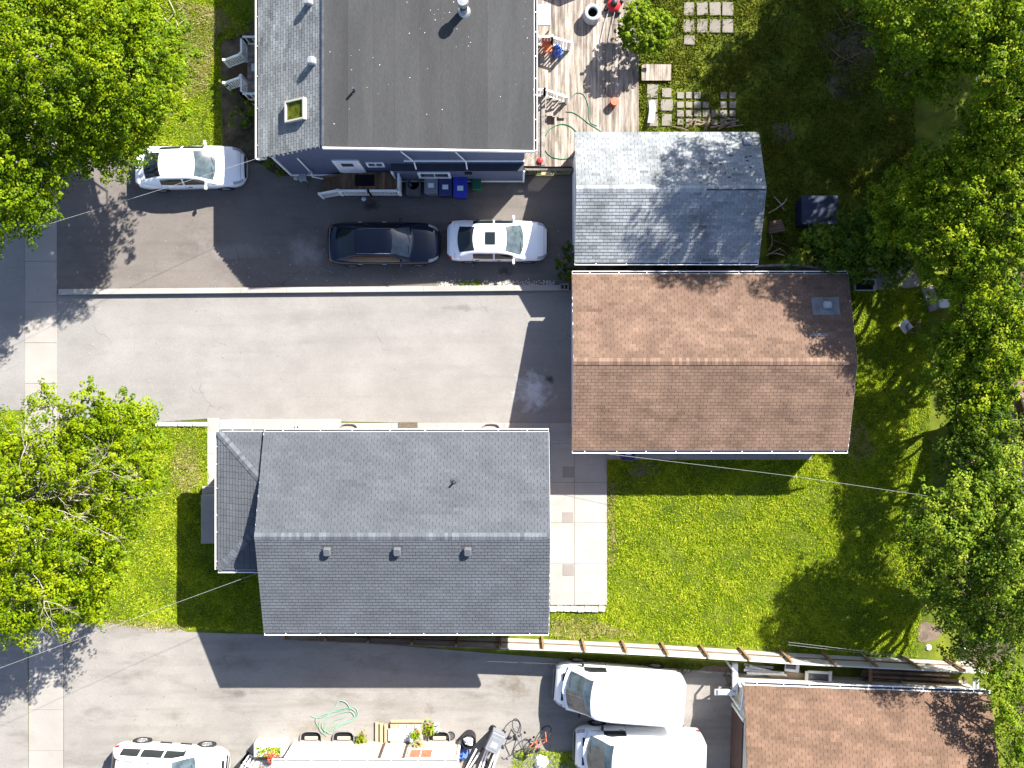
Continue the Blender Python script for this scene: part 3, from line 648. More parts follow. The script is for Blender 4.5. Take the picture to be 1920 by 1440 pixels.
lb(MB().tube([(GX0-.05,2.75,0.1),(GX0-.05,2.75,2.0),(GX0+.05,3.7,2.05)], .05, 8), 'downpipe', 'white_metal', tg)
lb(MB().tube([(GX0-.1,3.75,2.0),(GX0-.3,4.3,1.7),(GX0-.35,4.35,.3)], .055, 8), 'downpipe', 'white_metal', tg)
off = _off

# --- brick clad neighbours just showing beyond the hedge
nb, nbr = gable('neighbour_house', 'brown roofed house glimpsed beyond the tall hedge', 'house', 21.0, 33.0, -3.9, .25, 3.0, 4.3, 'shingle_brown', 'brick_wall', singles=0)
gutter(nb, (20.97,-3.9,3.0), (20.97,.25,3.0), (-1,0,0))
nb2, nbr2 = gable('neighbour_shed', 'small brown shed roof glimpsed between hedge crowns', 'shed', 21.05, 26.0, 3.6, 7.2, 2.6, 3.4, 'shingle_brown', 'brick_wall', singles=0, gut=(1,0))
# ------------------------------------------------------------------ vehicles
def herm(keys):
    xs = np.array([k[0] for k in keys], float); ys = np.array([k[1] for k in keys], float)
    o = np.argsort(xs); xs, ys = xs[o], ys[o]; sl = np.diff(ys)/np.diff(xs); m = np.zeros(len(xs)); m[0], m[-1] = sl[0], sl[-1]
    for i in range(1, len(xs)-1): m[i] = 0 if sl[i-1]*sl[i] <= 0 else 2*sl[i-1]*sl[i]/(sl[i-1]+sl[i])
    def f(x):
        x = min(max(x, xs[0]), xs[-1]); i = min(int(np.searchsorted(xs, x, 'right'))-1, len(xs)-2); i = max(i, 0); h = xs[i+1]-xs[i]; t = (x-xs[i])/h
        return float((2*t**3-3*t*t+1)*ys[i]+(t**3-2*t*t+t)*h*m[i]+(-2*t**3+3*t*t)*ys[i+1]+(t**3-t*t)*h*m[i+1])
    return f
def offset_patch(mb, fn, nu, nv, d, cen=(0,0,.6)):
    e = 1e-3; P = []; m_ = Vector(fn(.5,.5)); g_ = (Vector(fn(.51,.5))-m_).cross(Vector(fn(.5,.51))-m_); cc = Vector((m_.x*.55, 0, .6)); sg = 1 if g_.dot(m_-cc) > 0 else -1; d = abs(d)*sg
    for j in range(nv):
        for i in range(nu):
            u, v = i/(nu-1), j/(nv-1); p = Vector(fn(u, v)); a = Vector(fn(min(u+e,1.0), v))-Vector(fn(max(u-e,0), v)); b = Vector(fn(u, min(v+e,1)))-Vector(fn(u, max(v-e,0)))
            n = a.cross(b); n = n.normalized() if n.length > 1e-12 else Vector((0,0,1)); P.append(p+n*d)
    fs = [(j*nu+i, j*nu+i+1, (j+1)*nu+i+1, (j+1)*nu+i) for j in range(nv-1) for i in range(nu-1)]
    mb.add(P, fs); return mb
def car(name, label, cat, loc, rz, paint, sp, group=None):
    """sp: body table (x, half width, sill z, shoulder z, centre z), cabin table (x, top z, top half width, belt half width, belt z, bow)"""
    t = thing(name, label, cat, loc, group, rz)
    B = sp['body']; fw, fb, fsx, fc = [herm([(r[0], r[i]) for r in B]) for i in (1,2,3,4)]
    xa, xb = min(r[0] for r in B), max(r[0] for r in B)
    def bprof(x):
        w, zb, zs, zc = fw(x), fb(x), fsx(x), fc(x)
        return [(w*.86,zb),(w*.965,zb+.07),(w*.995,.55*zb+.45*zs),(w,.3*zb+.7*zs),(w*.985,zs-.07),(w*.94,zs-.005),(w*.82,zs+(zc-zs)*.5),(w*.45,zs+(zc-zs)*.9),(0,zc)]
    def bpt(x, q):   # q 0..8 along profile, sign by q
        s = 1 if q >= 0 else -1; q = abs(q); pr = bprof(x); i = min(int(q), 7); f = q-i
        return Vector((x, s*(pr[i][0]*(1-f)+pr[i+1][0]*f), pr[i][1]*(1-f)+pr[i+1][1]*f))
    N = 36; mb = MB(); vs = []; xs = [xa+(xb-xa)*(.5-.5*math.cos(math.pi*i/(N-1)))*.5+(xb-xa)*i/(N-1)*.5 for i in range(N)]
    for x in xs:
        pr = bprof(x); ring = [(x,y,z) for y,z in pr]+[(x,-y,z) for y,z in pr[-2::-1]]; vs += ring
    K = 17; fs = [(i*K+j, i*K+j+1, (i+1)*K+j+1, (i+1)*K+j) for i in range(N-1) for j in range(K-1)]
    fs += [tuple(range(K)), tuple(range((N-1)*K+K-1, (N-1)*K-1, -1))]; fs += [(i*K+K-1, i*K, (i+1)*K, (i+1)*K+K-1) for i in range(N-1)]
    mb.add(vs, fs); body = mb.build('body', paint, t, smooth=True, local=True)
    Cb = sp['cabin']; ft, fwt, fwb, fzb, fbow = [herm([(r[0], r[i]) for r in Cb]) for i in (1,2,3,4,5)]
    ca, cb = min(r[0] for r in Cb), max(r[0] for r in Cb); cr = sp.get('crown', .03)
    def top(x, tt): return Vector((x+fbow(x)*(1-tt*tt), tt*fwt(x), ft(x)+cr*(1-tt*tt)))
    def side(x, q, s):
        y0, z0, y1, z1 = fwb(x), fzb(x), fwt(x), ft(x); b = .05*math.sin(math.pi*q); return Vector((x, s*(y0+(y1-y0)*q+b), z0+(z1-z0)*q))
    mb = MB(); vs = []; n2 = 30; xs2 = [ca+(cb-ca)*i/(n2-1) for i in range(n2)]
    for x in xs2:
        l = [side(x, q, 1) for q in (-.1,.12,.4,.7,.92)]+[top(x, tt) for tt in (.97,.8,.5,.2,-.2,-.5,-.8,-.97)]+[side(x, q, -1) for q in (.92,.7,.4,.12,-.1)]; vs += l
    K = 18; fs = [(i*K+j, i*K+j+1, (i+1)*K+j+1, (i+1)*K+j) for i in range(n2-1) for j in range(K-1)]+[tuple(range(K)), tuple(range((n2-1)*K+K-1,(n2-1)*K-1,-1))]
    mb.add(vs, fs); mb.build('cabin', sp.get('roofpaint', paint), t, smooth=True, local=True)
    def topglass(nm, x0, x1, w, m, d=.012): 
        g = offset_patch(MB(), lambda u, v: top(x0+(x1-x0)*v, (-1+2*u)*w), 13, 7, d if x1 > x0 else d); return g.build(nm, m, t, smooth=True, local=True)
    a, b, w = sp['windshield']; wsd = topglass('windshield', a, b, w, sp.get('wsm', 'car_glass_sky'))
    if 'rear_window' in sp: a, b, w = sp['rear_window']; topglass('rear_window', a, b, w, 'car_glass')
    if 'sunroof' in sp: a, b, w = sp['sunroof']; topglass('sunroof', a, b, w, 'car_glass', .01)
    # wipers along the cowl
    a = sp['windshield'][1]
    for s in (-.75,-.05):
        MB().tube([top(a-.06, s)+Vector((0,0,.02)), top(a-.10, s+.35)+Vector((0,0,.025)), top(a-.14, s+.62)+Vector((0,0,.02))], .012, 5).build('wiper', 'trim_black', wsd, local=True)
    for (x0, x1, q0, q1) in sp['side']:
        for s in (1,-1):
            def fn(u, v, s=s): 
                x = x0+(x1-x0)*(u if s > 0 else 1-u); 
                return side(x, q0+(q1-q0)*v, s)
            offset_patch(MB(), fn, 8, 4, -.006 if False else .012).build('side_window', 'car_glass', t, smooth=True, local=True)
            o_ = t.children[-1]
    # lamps
    for s in (1,-1):
        for nm, m, (x0,x1,q0,q1) in (('headlight','lamp_glass',sp['head']),('taillight','lamp_red',sp['tail'])):
            def fn(u, v, s=s, x0=x0, x1=x1, q0=q0, q1=q1): return bpt(x0+(x1-x0)*(u if s > 0 else 1-u), s*(q0+(q1-q0)*v))
            offset_patch(MB(), fn, 7, 5, .006).build(nm, m, t, smooth=True, local=True)
        mx = sp['mirror']; y = fwb(mx)
        mb = MB().bevbox((mx, s*(y+.13), fzb(mx)+.10), (.11,.20,.14), .03); mb.bar((mx,s*(y-.03),fzb(mx)+.06),(mx,s*(y+.06),fzb(mx)+.08),.05,.04)
        mb.build('side_mirror', sp.get('mirm', paint), t, local=True)
    # dark grille, bumpers and cut lines
    xg = sp['grille']
    offset_patch(MB(), lambda u, v: bpt(xg[0]+(xg[1]-xg[0])*v, (xg[2] if u < .5 else -xg[2])+(8-xg[2])*(1-abs(2*u-1))*(1 if u < .5 else -1)), 9, 4, -.006).build('grille', 'trim_black', t, local=True)
    for x, q0 in sp.get('cuts', ()):
        MB().tube([bpt(x, s*q)+Vector((0,0,.001)) for s, q in [(1,q0),(1,5),(1,6),(1,7),(1,8),(-1,7),(-1,6),(-1,5),(-1,q0)]], .007, 4).build('panel_gap', 'trim_black', body, local=True)
    # roof ditch seams, door gaps, handles
    xw, xr = sp['windshield'][0], sp['rear_window'][1] if 'rear_window' in sp else ca+.12
    if 'rear_window' in sp: xr = max(sp['rear_window'][:2])
    for s in (1,-1):
        MB().tube([top(xr+(xw-xr)*i/8, s*.93)+Vector((0,0,.002)) for i in range(9)], .009, 4).build('roof_seam', 'plastic_grey', t, local=True)
        for xg_ in [w_[0]-.04 for w_ in sp['side']]+[max(w_[1] for w_ in sp['side'])+.12]:
            MB().tube([bpt(xg_, s*q_) for q_ in (1,2,3,4,5)], .008, 4).build('door_gap', 'trim_black', body, local=True)
        for w_ in sp['side'][:2]: MB().bar(bpt(w_[0]+.08, s*3.9)+Vector((0,s*.015,0)), bpt(w_[0]+.26, s*3.9)+Vector((0,s*.015,0)), .025, .03).build('door_handle', 'trim_black' if paint == 'car_white' else 'rim_metal', t, local=True)
    # wheels
    R = sp.get('wr', .33)
    for x in sp['axles']:
        for s in (1,-1):
            y = s*(fw(x)-.09); mbw = MB(); wv = s*.105
            mbw.lathe((0,0,0), [(.02,wv*.72),(R*.58,wv*.62),(R*.66,wv*.95),(R*.68,wv*.8)], 20, 'Y')
            for k in range(5):
                a = k*6.2832/5; mbw.bar((0,wv*.8,0),(R*.62*math.cos(a),wv*.86,R*.62*math.sin(a)),.03,.07,up=(-math.sin(a),0,math.cos(a)))
            wh = mbw.build('wheel', 'rim_metal', t, local=True); wh.location = (x, y, R)
            MB().lathe((0,0,0), [(R*.62,wv*.9),(R*.72,wv*1.08),(R*.94,wv*1.05),(R,wv*.75),(R,-wv*.75),(R*.9,-wv),(R*.5,-wv)], 24, 'Y').build('tyre', 'rubber', wh, local=True, smooth=True)
            MB().lathe((x,s*(fw(x)-.015),R+.01), [(R*.4,0),(R*1.12,.0),(R*1.13,.018*s),(R*1.10,.018*s)], 24, 'Y').build('wheel_arch', 'trim_black', t, local=True)
    return t, dict(top=top, side=side, bpt=bpt, body=body)
def sedan(L=4.7, Wd=.91, Hh=1.45, rs=0.0):
    k = L/4.7
    body = [(-2.35*k,.60,.40,.66,.72),(-2.27*k,.76,.30,.86,.93),(-2.05*k,.86,.24,.97,1.04),(-1.5*k,Wd,.2,.99,1.05),(-.6*k,Wd,.18,.96,1.0),(.5*k,Wd,.18,.93,.98),(1.2*k,Wd*.99,.19,.89,.98),(1.75*k,Wd*.965,.2,.82,.92),(2.08*k,.80,.22,.73,.81),(2.26*k,.62,.26,.62,.68),(2.36*k,.40,.33,.50,.55)]
    cabin = [(-1.95*k,1.03,.66,.70,1.0,-.10),(-1.55*k,1.20,.60,.80,1.0,-.12),(-1.0*k,Hh-.06,.57,.85,.98,-.10),(-.5*k,Hh-.01,.58,.87,.96,-.04),(.1*k,Hh,.58,.87,.95,.04),(.42*k,Hh-.07,.59,.86,.94,.10),(.8*k,1.19,.66,.84,.94,.14),(1.15*k,.97,.72,.80,.93,.18)]
    return dict(body=body, cabin=cabin, windshield=(.34*k,1.04*k,.93), rear_window=(-1.72*k,-1.02*k,.90), side=[(-.12*k,.72*k,.2,.82),(-1.12*k,-.2*k,.2,.82)],
        head=(1.86*k,2.24*k,4.6,6.0), tail=(-2.33*k,-2.12*k,3.2,5.6), mirror=.74*k, grille=(2.29*k,2.35*k,4.5), axles=(-1.36*k,1.40*k), cuts=((1.16*k,5.4),(2.16*k,5.2),(-1.98*k,5.3)), wr=.32)
w1 = sedan(4.85, .915); w1['mirm'] = 'car_white'
p = W(357,314,.7); car('white_sedan', 'white sedan parked half under the maple beside the front grass', 'car', (p.x,p.y,.016), math.radians(1.2), 'car_white', w1)
nv_ = sedan(5.0, .93, 1.44)
p = W(720,457,.7); car('navy_sedan', 'dark navy sedan parked in the shade behind a white car', 'car', (p.x,p.y,.016), math.radians(.3), 'car_navy', nv_)
el = sedan(4.45, .89, 1.44); el['sunroof'] = (-.50,-.10,.48)
p = W(933,452,.7); car('white_compact_car', 'white compact sedan with dark sunroof in front of the navy car', 'car', (p.x,p.y,.016), math.radians(-.2), 'car_white', el)
suv = dict(body=[(-2.5,.70,.45,.80,.85),(-2.42,.88,.36,1.02,1.06),(-2.1,.97,.30,1.10,1.14),(-.6,.99,.26,1.10,1.14),(.6,.99,.26,1.08,1.13),(1.3,.985,.27,1.06,1.14),(1.95,.965,.28,1.02,1.10),(2.25,.88,.3,.95,1.02),(2.42,.76,.34,.82,.88),(2.5,.60,.38,.68,.72)],
    cabin=[(-2.42,1.12,.80,.86,1.08,-.05),(-2.2,1.55,.74,.90,1.10,-.06),(-1.85,1.80,.72,.93,1.10,-.03),(-.6,1.85,.72,.94,1.10,0),(.25,1.80,.72,.94,1.09,.05),(.75,1.48,.76,.92,1.09,.10),(1.25,1.12,.80,.88,1.08,.14)],
    windshield=(.36,1.14,.94), rear_window=(-2.40,-2.02,.92), side=[(-.05,.78,.15,.8),(-1.05,-.13,.15,.8),(-1.95,-1.15,.15,.8)], sunroof=(-.28,.06,.30), head=(2.18,2.44,4.4,5.7), tail=(-2.48,-2.2,3.4,5.4), mirror=.82, grille=(2.44,2.49,3.6), axles=(-1.45,1.42), cuts=((1.28,5.3),(2.32,5.0)), wr=.37)
t, q = car('white_suv', 'white sport utility vehicle with roof rails in the front driveway', 'suv', (-15.05,-16.93,.02), math.radians(-3.5), 'car_white', suv)
for s in (1,-1): MB().tube([q['top'](x, s*.93)+Vector((0,0,.05 if -1.9 < x < .1 else .0)) for x in (-2.0,-1.85,-1.2,-.5,0,.15)], .022, 6).build('roof_rail', 'plastic_grey', t, local=True)
for x in (-1.35,-.62): MB().tube([q['top'](x, s)+Vector((0,0,.012)) for s in (-.95,-.5,0,.5,.95)], .014, 4).build('roof_seam', 'trim_black', t, local=True)
MB().bar((2.36,-.55,.98),(2.36,.55,.98),.10,.05).build('hood_trim', 'trim_black', t, local=True)
for x in (-.35,.55):
    for s in (1,-1): MB().bar((x-.25,s*1.005,.50),(x+.25,s*1.005,.50),.03,.09).build('sill_cladding', 'trim_black', t, local=True)
def van(k=1.0):
    return dict(body=[(-2.75,1.0,.42,1.25,1.27),(-2.70,1.0,.36,1.3,1.3),(-1.5,1.02,.3,1.3,1.3),(.8,1.02,.28,1.28,1.3),(1.6,1.01,.28,1.18,1.28),(2.1,.98,.28,1.05,1.20),(2.45,.90,.30,.92,1.03),(2.65,.76,.34,.76,.84),(2.74,.58,.40,.62,.66)],
    cabin=[(-2.76,2.44,.92,1.01,1.2,.0),(-2.72,2.49,.93,1.02,1.2,0),(-2.0,2.5,.93,1.02,1.2,0),(.2,2.52,.93,1.02,1.2,.03),(.95,2.46,.88,1.01,1.2,.08),(1.25,2.28,.78,1.0,1.2,.12),(1.6,1.85,.82,.985,1.2,.16),(2.15,1.22,.86,.95,1.15,.20)],
    windshield=(1.12,2.02,.95), side=[(.55,1.5,.08,.55)], head=(2.28,2.62,4.2,5.8), tail=(-2.745,-2.60,2.2,5.0), mirror=1.55, mirm='trim_black', grille=(2.66,2.73,3.8), axles=(-1.75,1.70), cuts=((2.2,5.4),), wr=.36, crown=.03)
for (loc, a, lab) in (((4.55,-13.42,.02), 175.6, 'white cargo van parked closest to the white board fence'), ((5.45,-16.14,.02), 178.2, 'white cargo van parked beside the small patch of grass')):
    t, q = car('cargo_van', lab, 'van', loc, math.radians(a), 'car_white', van(), 'white vans parked by the tan roofed garage')
    for s in (1,-1): 
        MB().box(q['bpt'](2.33, s*7.0)+Vector((0,0,.012)), (.10,.36,.014)).build('hood_vent', 'trim_black', t, local=True)
    if a < 176:
        for i, x in enumerate((.15,-.25,-.62,-1.0,-1.45,-1.95)):   # faded lettering remnants on the side panel
            for k in range(3): 
                p_ = q['side'](x-.08*k, .62-.10*(k%2), -1); MB().box(p_+Vector((0,-.008,0)), (.07,.01,.07+.07*(k%2))).build('side_lettering', 'plastic_grey', t, local=True)
    for s in (-.6,-.2,.2,.6): MB().tube([q['top'](-2.55+.3*i, s)+Vector((0,0,.004)) for i in range(11)], .010, 4).build('roof_rib', 'plastic_grey', t, local=True)
    MB().tube([q['top'](.35,.3), q['top'](.30,.3)+Vector((0,0,.22))], .01, 5).build('antenna', 'trim_black', t, local=True)

# ------------------------------------------------------------------ trees
def leaves(name, cen, nor, size, tint, m, parent=None, aspect=.62, stuff=False):
    n = len(cen); cen = np.asarray(cen); nor = nor/np.maximum(np.linalg.norm(nor, axis=1, keepdims=True), 1e-6)
    r = rng.normal(size=(n,3)); a = np.cross(nor, r); a /= np.maximum(np.linalg.norm(a, axis=1, keepdims=True), 1e-6); b = np.cross(nor, a)
    s = size[:,None]; fold = nor*s*.16
    V = np.empty((n,4,3)); V[:,0] = cen-a*s*.5; V[:,1] = cen+b*s*.5*aspect+fold; V[:,2] = cen+a*s*.5-fold*.5; V[:,3] = cen-b*s*.5*aspect+fold
    o = off(parent) if parent is not None else Vector((0,0,0)); V -= np.array(o)
    me = bpy.data.meshes.new(name); me.vertices.add(4*n); me.vertices.foreach_set('co', V.reshape(-1)); me.loops.add(4*n); me.loops.foreach_set('vertex_index', np.arange(4*n, dtype=np.int32))
    me.polygons.add(n); me.polygons.foreach_set('loop_start', np.arange(0,4*n,4, dtype=np.int32)); me.polygons.foreach_set('loop_total', np.full(n,4,dtype=np.int32)); me.update(calc_edges=True)
    at = me.attributes.new('tint', 'FLOAT', 'FACE'); at.data.foreach_set('value', tint.astype(np.float32))
    ob = mesh_obj(name, me, m, parent)
    return ob
def lobe_clumps(c, r, dens, low=-.35, spacing=.5):
    """clump centres spread over one lobe of a crown"""
    n = int(dens*4*math.pi*((r[0]*r[1])**1.6/3+2*((r[0]*r[2])**1.6)/3)**(1/1.6)*.62); n = max(n, 5)
    d = rng.normal(size=(n*5,3)); d /= np.linalg.norm(d, axis=1, keepdims=True); d = d[d[:,2] > low]
    keep = []; P = d*np.array(r)
    for i in range(len(d)):
        if len(keep) >= n: break
        if all(((P[i]-P[k])**2).sum() > spacing**2 for k in keep): keep.append(i)
    d = d[keep]; rad = rng.uniform(.78, 1.10, size=(len(d),1))
    return np.array(c)+d*np.array(r)*rad, d
def crown_leaves(lobes, dens, per, size, cr=(.32,.58), up=.55, low=-.35, spacing=.5):
    cen, nor, tn, sz = [], [], [], []
    for (c, r) in lobes:
        cc, dd = lobe_clumps(c, r, dens, low, spacing)
        for k in range(len(cc)):
            R = rng.uniform(*cr); q = max(3, int(per/13*(R/(.5*(cr[0]+cr[1])))**2)); e = rng.normal(size=(q,3)); e /= np.linalg.norm(e, axis=1, keepdims=True); e[:,2] = np.abs(e[:,2])*1.15-.25
            az = np.arctan2(e[:,1], e[:,0]); ph = rng.uniform(0, 6.28, 2); edge = 1+.22*np.sin(3*az+ph[0])+.16*np.sin(5*az+ph[1])
            sc_ = cc[k]+e*R*np.stack([edge, edge, np.full(q,.60)], 1)*rng.uniform(.70,1.05,size=(q,1)); st = rng.normal(0, .10, size=q)+.26*np.clip(e[:,2],-.25,1)+rng.normal()*.06  # upper leaves paler: young growth and sunlit tone put into the tint
            m_ = rng.poisson(13, size=q)+3; ix = np.repeat(np.arange(q), m_); n = len(ix); f = rng.normal(size=(n,3)); f /= np.linalg.norm(f, axis=1, keepdims=True); f[:,2] = np.abs(f[:,2])*1.1-.15
            sr = rng.uniform(.26,.40)*R; p = sc_[ix]+f*sr*np.array([1,1,.8])*rng.uniform(.6,1.05,size=(n,1))
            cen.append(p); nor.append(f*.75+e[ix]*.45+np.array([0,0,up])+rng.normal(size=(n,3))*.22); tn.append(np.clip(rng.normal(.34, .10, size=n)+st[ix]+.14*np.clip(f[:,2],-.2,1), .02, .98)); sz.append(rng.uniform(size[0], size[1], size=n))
        n = int(26*r[0]*r[1]*2)      # inner leaves closing the crown; shade of its gaps put into their dark tint
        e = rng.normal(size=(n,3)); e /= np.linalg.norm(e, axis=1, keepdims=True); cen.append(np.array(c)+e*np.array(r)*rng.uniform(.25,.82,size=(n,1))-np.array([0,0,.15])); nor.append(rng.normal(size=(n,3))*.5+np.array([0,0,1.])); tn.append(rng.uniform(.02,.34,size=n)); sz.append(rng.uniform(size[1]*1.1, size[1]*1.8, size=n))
    return np.concatenate(cen), np.concatenate(nor), np.concatenate(sz), np.concatenate(tn)
def limb(mb, a, b, r0, r1, wob=.25, n=6, sides=7):
    a, b = Vector(a), Vector(b); L = (b-a).length; pts = [a.lerp(b, i/n)+Vector((random.uniform(-1,1),random.uniform(-1,1),random.uniform(-.4,.4)))*wob*L*.12*math.sin(math.pi*i/n) for i in range(n+1)]
    mb.tube(pts, [r0+(r1-r0)*i/n for i in range(n+1)], sides); return pts
def tree(name, label, base, lobes, m, dens=1.9, per=210, size=(.085,.14), trunk_r=.22, bark='bark', group=None, cat='tree', cr=(.42,.72), up=.5, low=-.15, fork=None, spacing=.72):
    """lobes: (px, py, z, rx, ry, rz) read off the survey picture, or (x, y, z, rx, ry, rz, True) in metres"""
    root = thing(name, label, cat, base, group)
    LB = []
    for l in lobes:
        c = Vector(l[:3]) if len(l) > 6 else W(l[0], l[1], l[2]); LB.append((tuple(c), (l[3], l[4], l[5])))
    cen, nor, sz, tn = crown_leaves(LB, dens, per, size, cr, up, low, spacing)
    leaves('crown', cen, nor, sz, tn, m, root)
    mb = MB(); f = Vector(fork) if fork else Vector((base[0], base[1], max(1.0, min(c[2]-r[2] for c, r in LB)*.8)))
    limb(mb, (base[0],base[1],-.1), f, trunk_r, trunk_r*.72, .15, 5, 9)
    tops = []
    for (c, r) in LB:
        pts = limb(mb, f-Vector((0,0,.1)), Vector(c)-Vector((0,0,r[2]*.15)), trunk_r*.5, trunk_r*.16, .5)
        for k in range(5):
            d = rng.normal(size=3); d[2] = abs(d[2]); d /= np.linalg.norm(d); s = pts[random.randint(2, len(pts)-1)]
            limb(mb, s, Vector(c)+Vector(d*np.array(r)*.85), trunk_r*.15, .012, .5, 5, 5)
    mb.build('trunk', bark, root)
    return root, LB
T = {}
b = W(235,165)
tree('maple_tree', 'large bright green maple hanging over the white sedan', (b.x,b.y,0),
    [(60,40,7.0,2.3,2.0,1.5),(180,20,7.2,2.2,2.0,1.5),(248,55,6.4,1.7,1.5,1.2),(110,120,7.4,2.4,2.0,1.6),(230,130,6.8,2.2,1.9,1.5),(296,125,5.4,1.2,1.1,.9),(288,185,5.2,1.3,1.1,.9),(200,215,5.8,2.0,1.6,1.3),(203,266,5.0,1.5,1.3,1.0),(262,222,4.9,.9,.9,.7),(165,285,4.8,1.3,1.1,.9),(222,308,4.4,.6,.6,.5),(130,200,6.2,1.7,1.5,1.2),(0,70,7.2,2.2,2.2,1.6),(150,-50,7.0,2.5,2.2,1.6),(20,-40,7.2,2.4,2.2,1.6)], 'leaf_maple', trunk_r=.3, dens=1.6)
b = W(60,330)
tree('maple_tree', 'smaller maple with layered leaf tufts over the sidewalk', (b.x,b.y,0),
    [(10,200,6.0,1.9,1.6,1.3),(60,215,5.2,1.3,1.1,.9),(15,280,6.0,1.9,1.7,1.3),(65,285,5.0,1.2,1.1,.9),(25,350,5.4,1.9,1.6,1.2),(75,350,4.6,1.0,1.0,.8),(60,395,4.4,1.1,.9,.8),(15,400,4.8,1.2,1.0,.8),(-60,300,6.2,2.2,2.4,1.5)], 'leaf_maple', trunk_r=.2, dens=1.6)
b = W(95,948)
ft, FL = tree('lawn_tree', 'broad spreading tree with bare grey branches on the front lawn', (b.x,b.y,0),
    [(160,775,4.6,1.9,1.1,.9),(95,820,4.8,1.6,1.3,1.0),(225,795,4.2,1.2,.9,.8),(266,778,3.8,.45,.35,.35),(210,840,4.6,1.7,1.2,1.0),(256,868,4.2,1.2,1.1,.9),(272,910,3.8,.6,.7,.5),(235,925,4.4,1.3,1.0,.9),(226,980,3.9,.8,.7,.6),(185,985,4.2,1.1,.8,.7),(200,1038,3.9,1.0,.8,.7),(60,1010,5.0,1.6,1.2,1.0),(130,1060,4.6,1.6,1.2,1.0),(178,1086,3.9,1.0,.8,.7),(60,1100,4.6,1.7,1.3,1.0),(130,1135,4.0,1.3,.9,.8),(25,1150,4.4,1.4,1.0,.9),(30,870,5.2,1.3,1.0,.9),(-50,1020,5.4,1.8,2.0,1.2),(-60,860,5.2,1.8,1.8,1.2),(150,880,4.9,1.0,.9,.7),(90,935,3.7,1.3,.9,.6),(150,965,3.6,1.2,.9,.6),(30,965,3.9,1.2,.9,.6),(90,985,4.0,1.1,.7,.6)],
    'leaf_front', trunk_r=.30, bark='bark_pale', dens=2.0, fork=W(20,945,3.7))
# bare branches standing above the open middle of that crown
def twig(mb, a, d, L, r, depth):
    a = Vector(a); d = Vector(d).normalized(); e = a+d*L; pts = [a, a.lerp(e,.35)+Vector((random.gauss(0,.05),random.gauss(0,.05),random.gauss(0,.04)))*L, a.lerp(e,.7)+Vector((random.gauss(0,.06),random.gauss(0,.06),random.gauss(0,.04)))*L, e]
    mb.tube(pts, [r, r*.85, r*.7, r*.5], 5 if depth else 4)
    if depth:
        for k in range(random.choice((2,3,3))):
            s = pts[random.choice((1,2,3,3))]; nd = d+Vector((random.gauss(0,.6),random.gauss(0,.6),random.gauss(.05,.25))); twig(mb, s, nd, L*random.uniform(.55,.8), r*.6, depth-1)
for (px, py, z, dx_, dy_, L) in [(10,945,4.4,1,.3,2.0),(30,930,4.6,1,.45,2.2),(60,935,4.6,1,.1,2.0),(20,960,4.6,1,-.15,2.2),(100,955,4.5,1,-.2,1.5),(0,905,5.0,.6,.9,1.7),(60,1075,5.3,.4,-.8,1.2),(120,905,5.0,1,.3,1.6),(40,860,5.6,.3,.9,1.0)]:
    mb = MB(); twig(mb, W(px,py,z+.25), (dx_,dy_,.10), L, .018, 3)
    mb.build('bare_branch', 'bark_pale', ft)
# right hand trees
b = W(1740,60)
tree('tall_tree', 'tall dark leaved tree at the head of the shaded back yard', (b.x,b.y,0),
    [(1700,20,7.5,1.9,1.7,1.3),(1775,30,8.5,2.1,1.9,1.5),(1850,40,8.0,2.0,1.9,1.4),(1740,90,7.0,1.7,1.4,1.1),(1700,140,5.4,.9,1.2,.8),(1745,120,5.8,1.0,1.3,.9),(1820,70,7.6,1.6,1.2,1.1),(1780,-60,10.0,3.0,2.4,1.9),(1690,-40,9.0,2.2,2.0,1.5)], 'leaf_mid', trunk_r=.28, dens=1.4)
b = W(1890,140)
tree('tall_tree', 'tall tree standing behind the wire frame in the corner of the shaded yard', (b.x,b.y,0),
    [(1905,50,8.5,1.8,1.8,1.4),(1900,130,8.0,1.7,1.7,1.3),(1910,210,7.5,1.6,1.6,1.3),(1890,260,6.5,1.4,1.3,1.0),(1960,120,9,2.4,2.6,1.7)], 'leaf_mid', trunk_r=.26, dens=1.4)
b = W(1770,370)
tree('hedge_tree', 'broad leafy tree above the long rail fence by the garages', (b.x,b.y,0),
    [(1860,300,7.0,1.9,1.7,1.3),(1822,290,5.8,1.4,1.2,1.0),(1750,325,4.8,1.2,1.0,.9),(1850,380,7.0,1.9,1.6,1.3),(1780,380,6.0,1.8,1.5,1.2),(1715,365,4.6,1.3,1.1,.9),(1720,430,4.6,1.5,1.2,1.0),(1800,450,6.0,1.6,1.4,1.1),(1870,450,6.8,1.6,1.4,1.2),(1780,500,5.2,1.3,1.1,.9),(1850,520,6.0,1.4,1.3,1.0),(1900,350,7.2,1.5,2.2,1.3),(1675,362,3.7,.8,.8,.7),(1685,405,3.9,1.0,.9,.8)], 'leaf_mid', trunk_r=.25, dens=1.4)
b = W(1600,462)
tree('shrub', 'dense dark shrub growing over the rail fence behind the navy box', (b.x,b.y,0),
    [(1540,470,2.0,1.1,.8,.7),(1590,450,2.3,1.3,1.0,.8),(1650,440,2.6,1.2,1.1,.9),(1610,485,2.0,1.2,.8,.7),(1670,480,2.4,1.0,.8,.8)], 'leaf_dark', trunk_r=.08, cat='shrub', dens=1.8, size=(.10,.17))
b = W(1790,640)
tree('hedge_tree', 'upright bright tipped shrub tree where the back lawn narrows', (b.x,b.y,0),
    [(1790,640,3.6,1.0,.8,.8),(1775,680,3.2,.8,.9,.8),(1800,670,3.4,.8,.8,.7)], 'leaf_shrub', trunk_r=.1, dens=1.7)
b = W(1830,620)
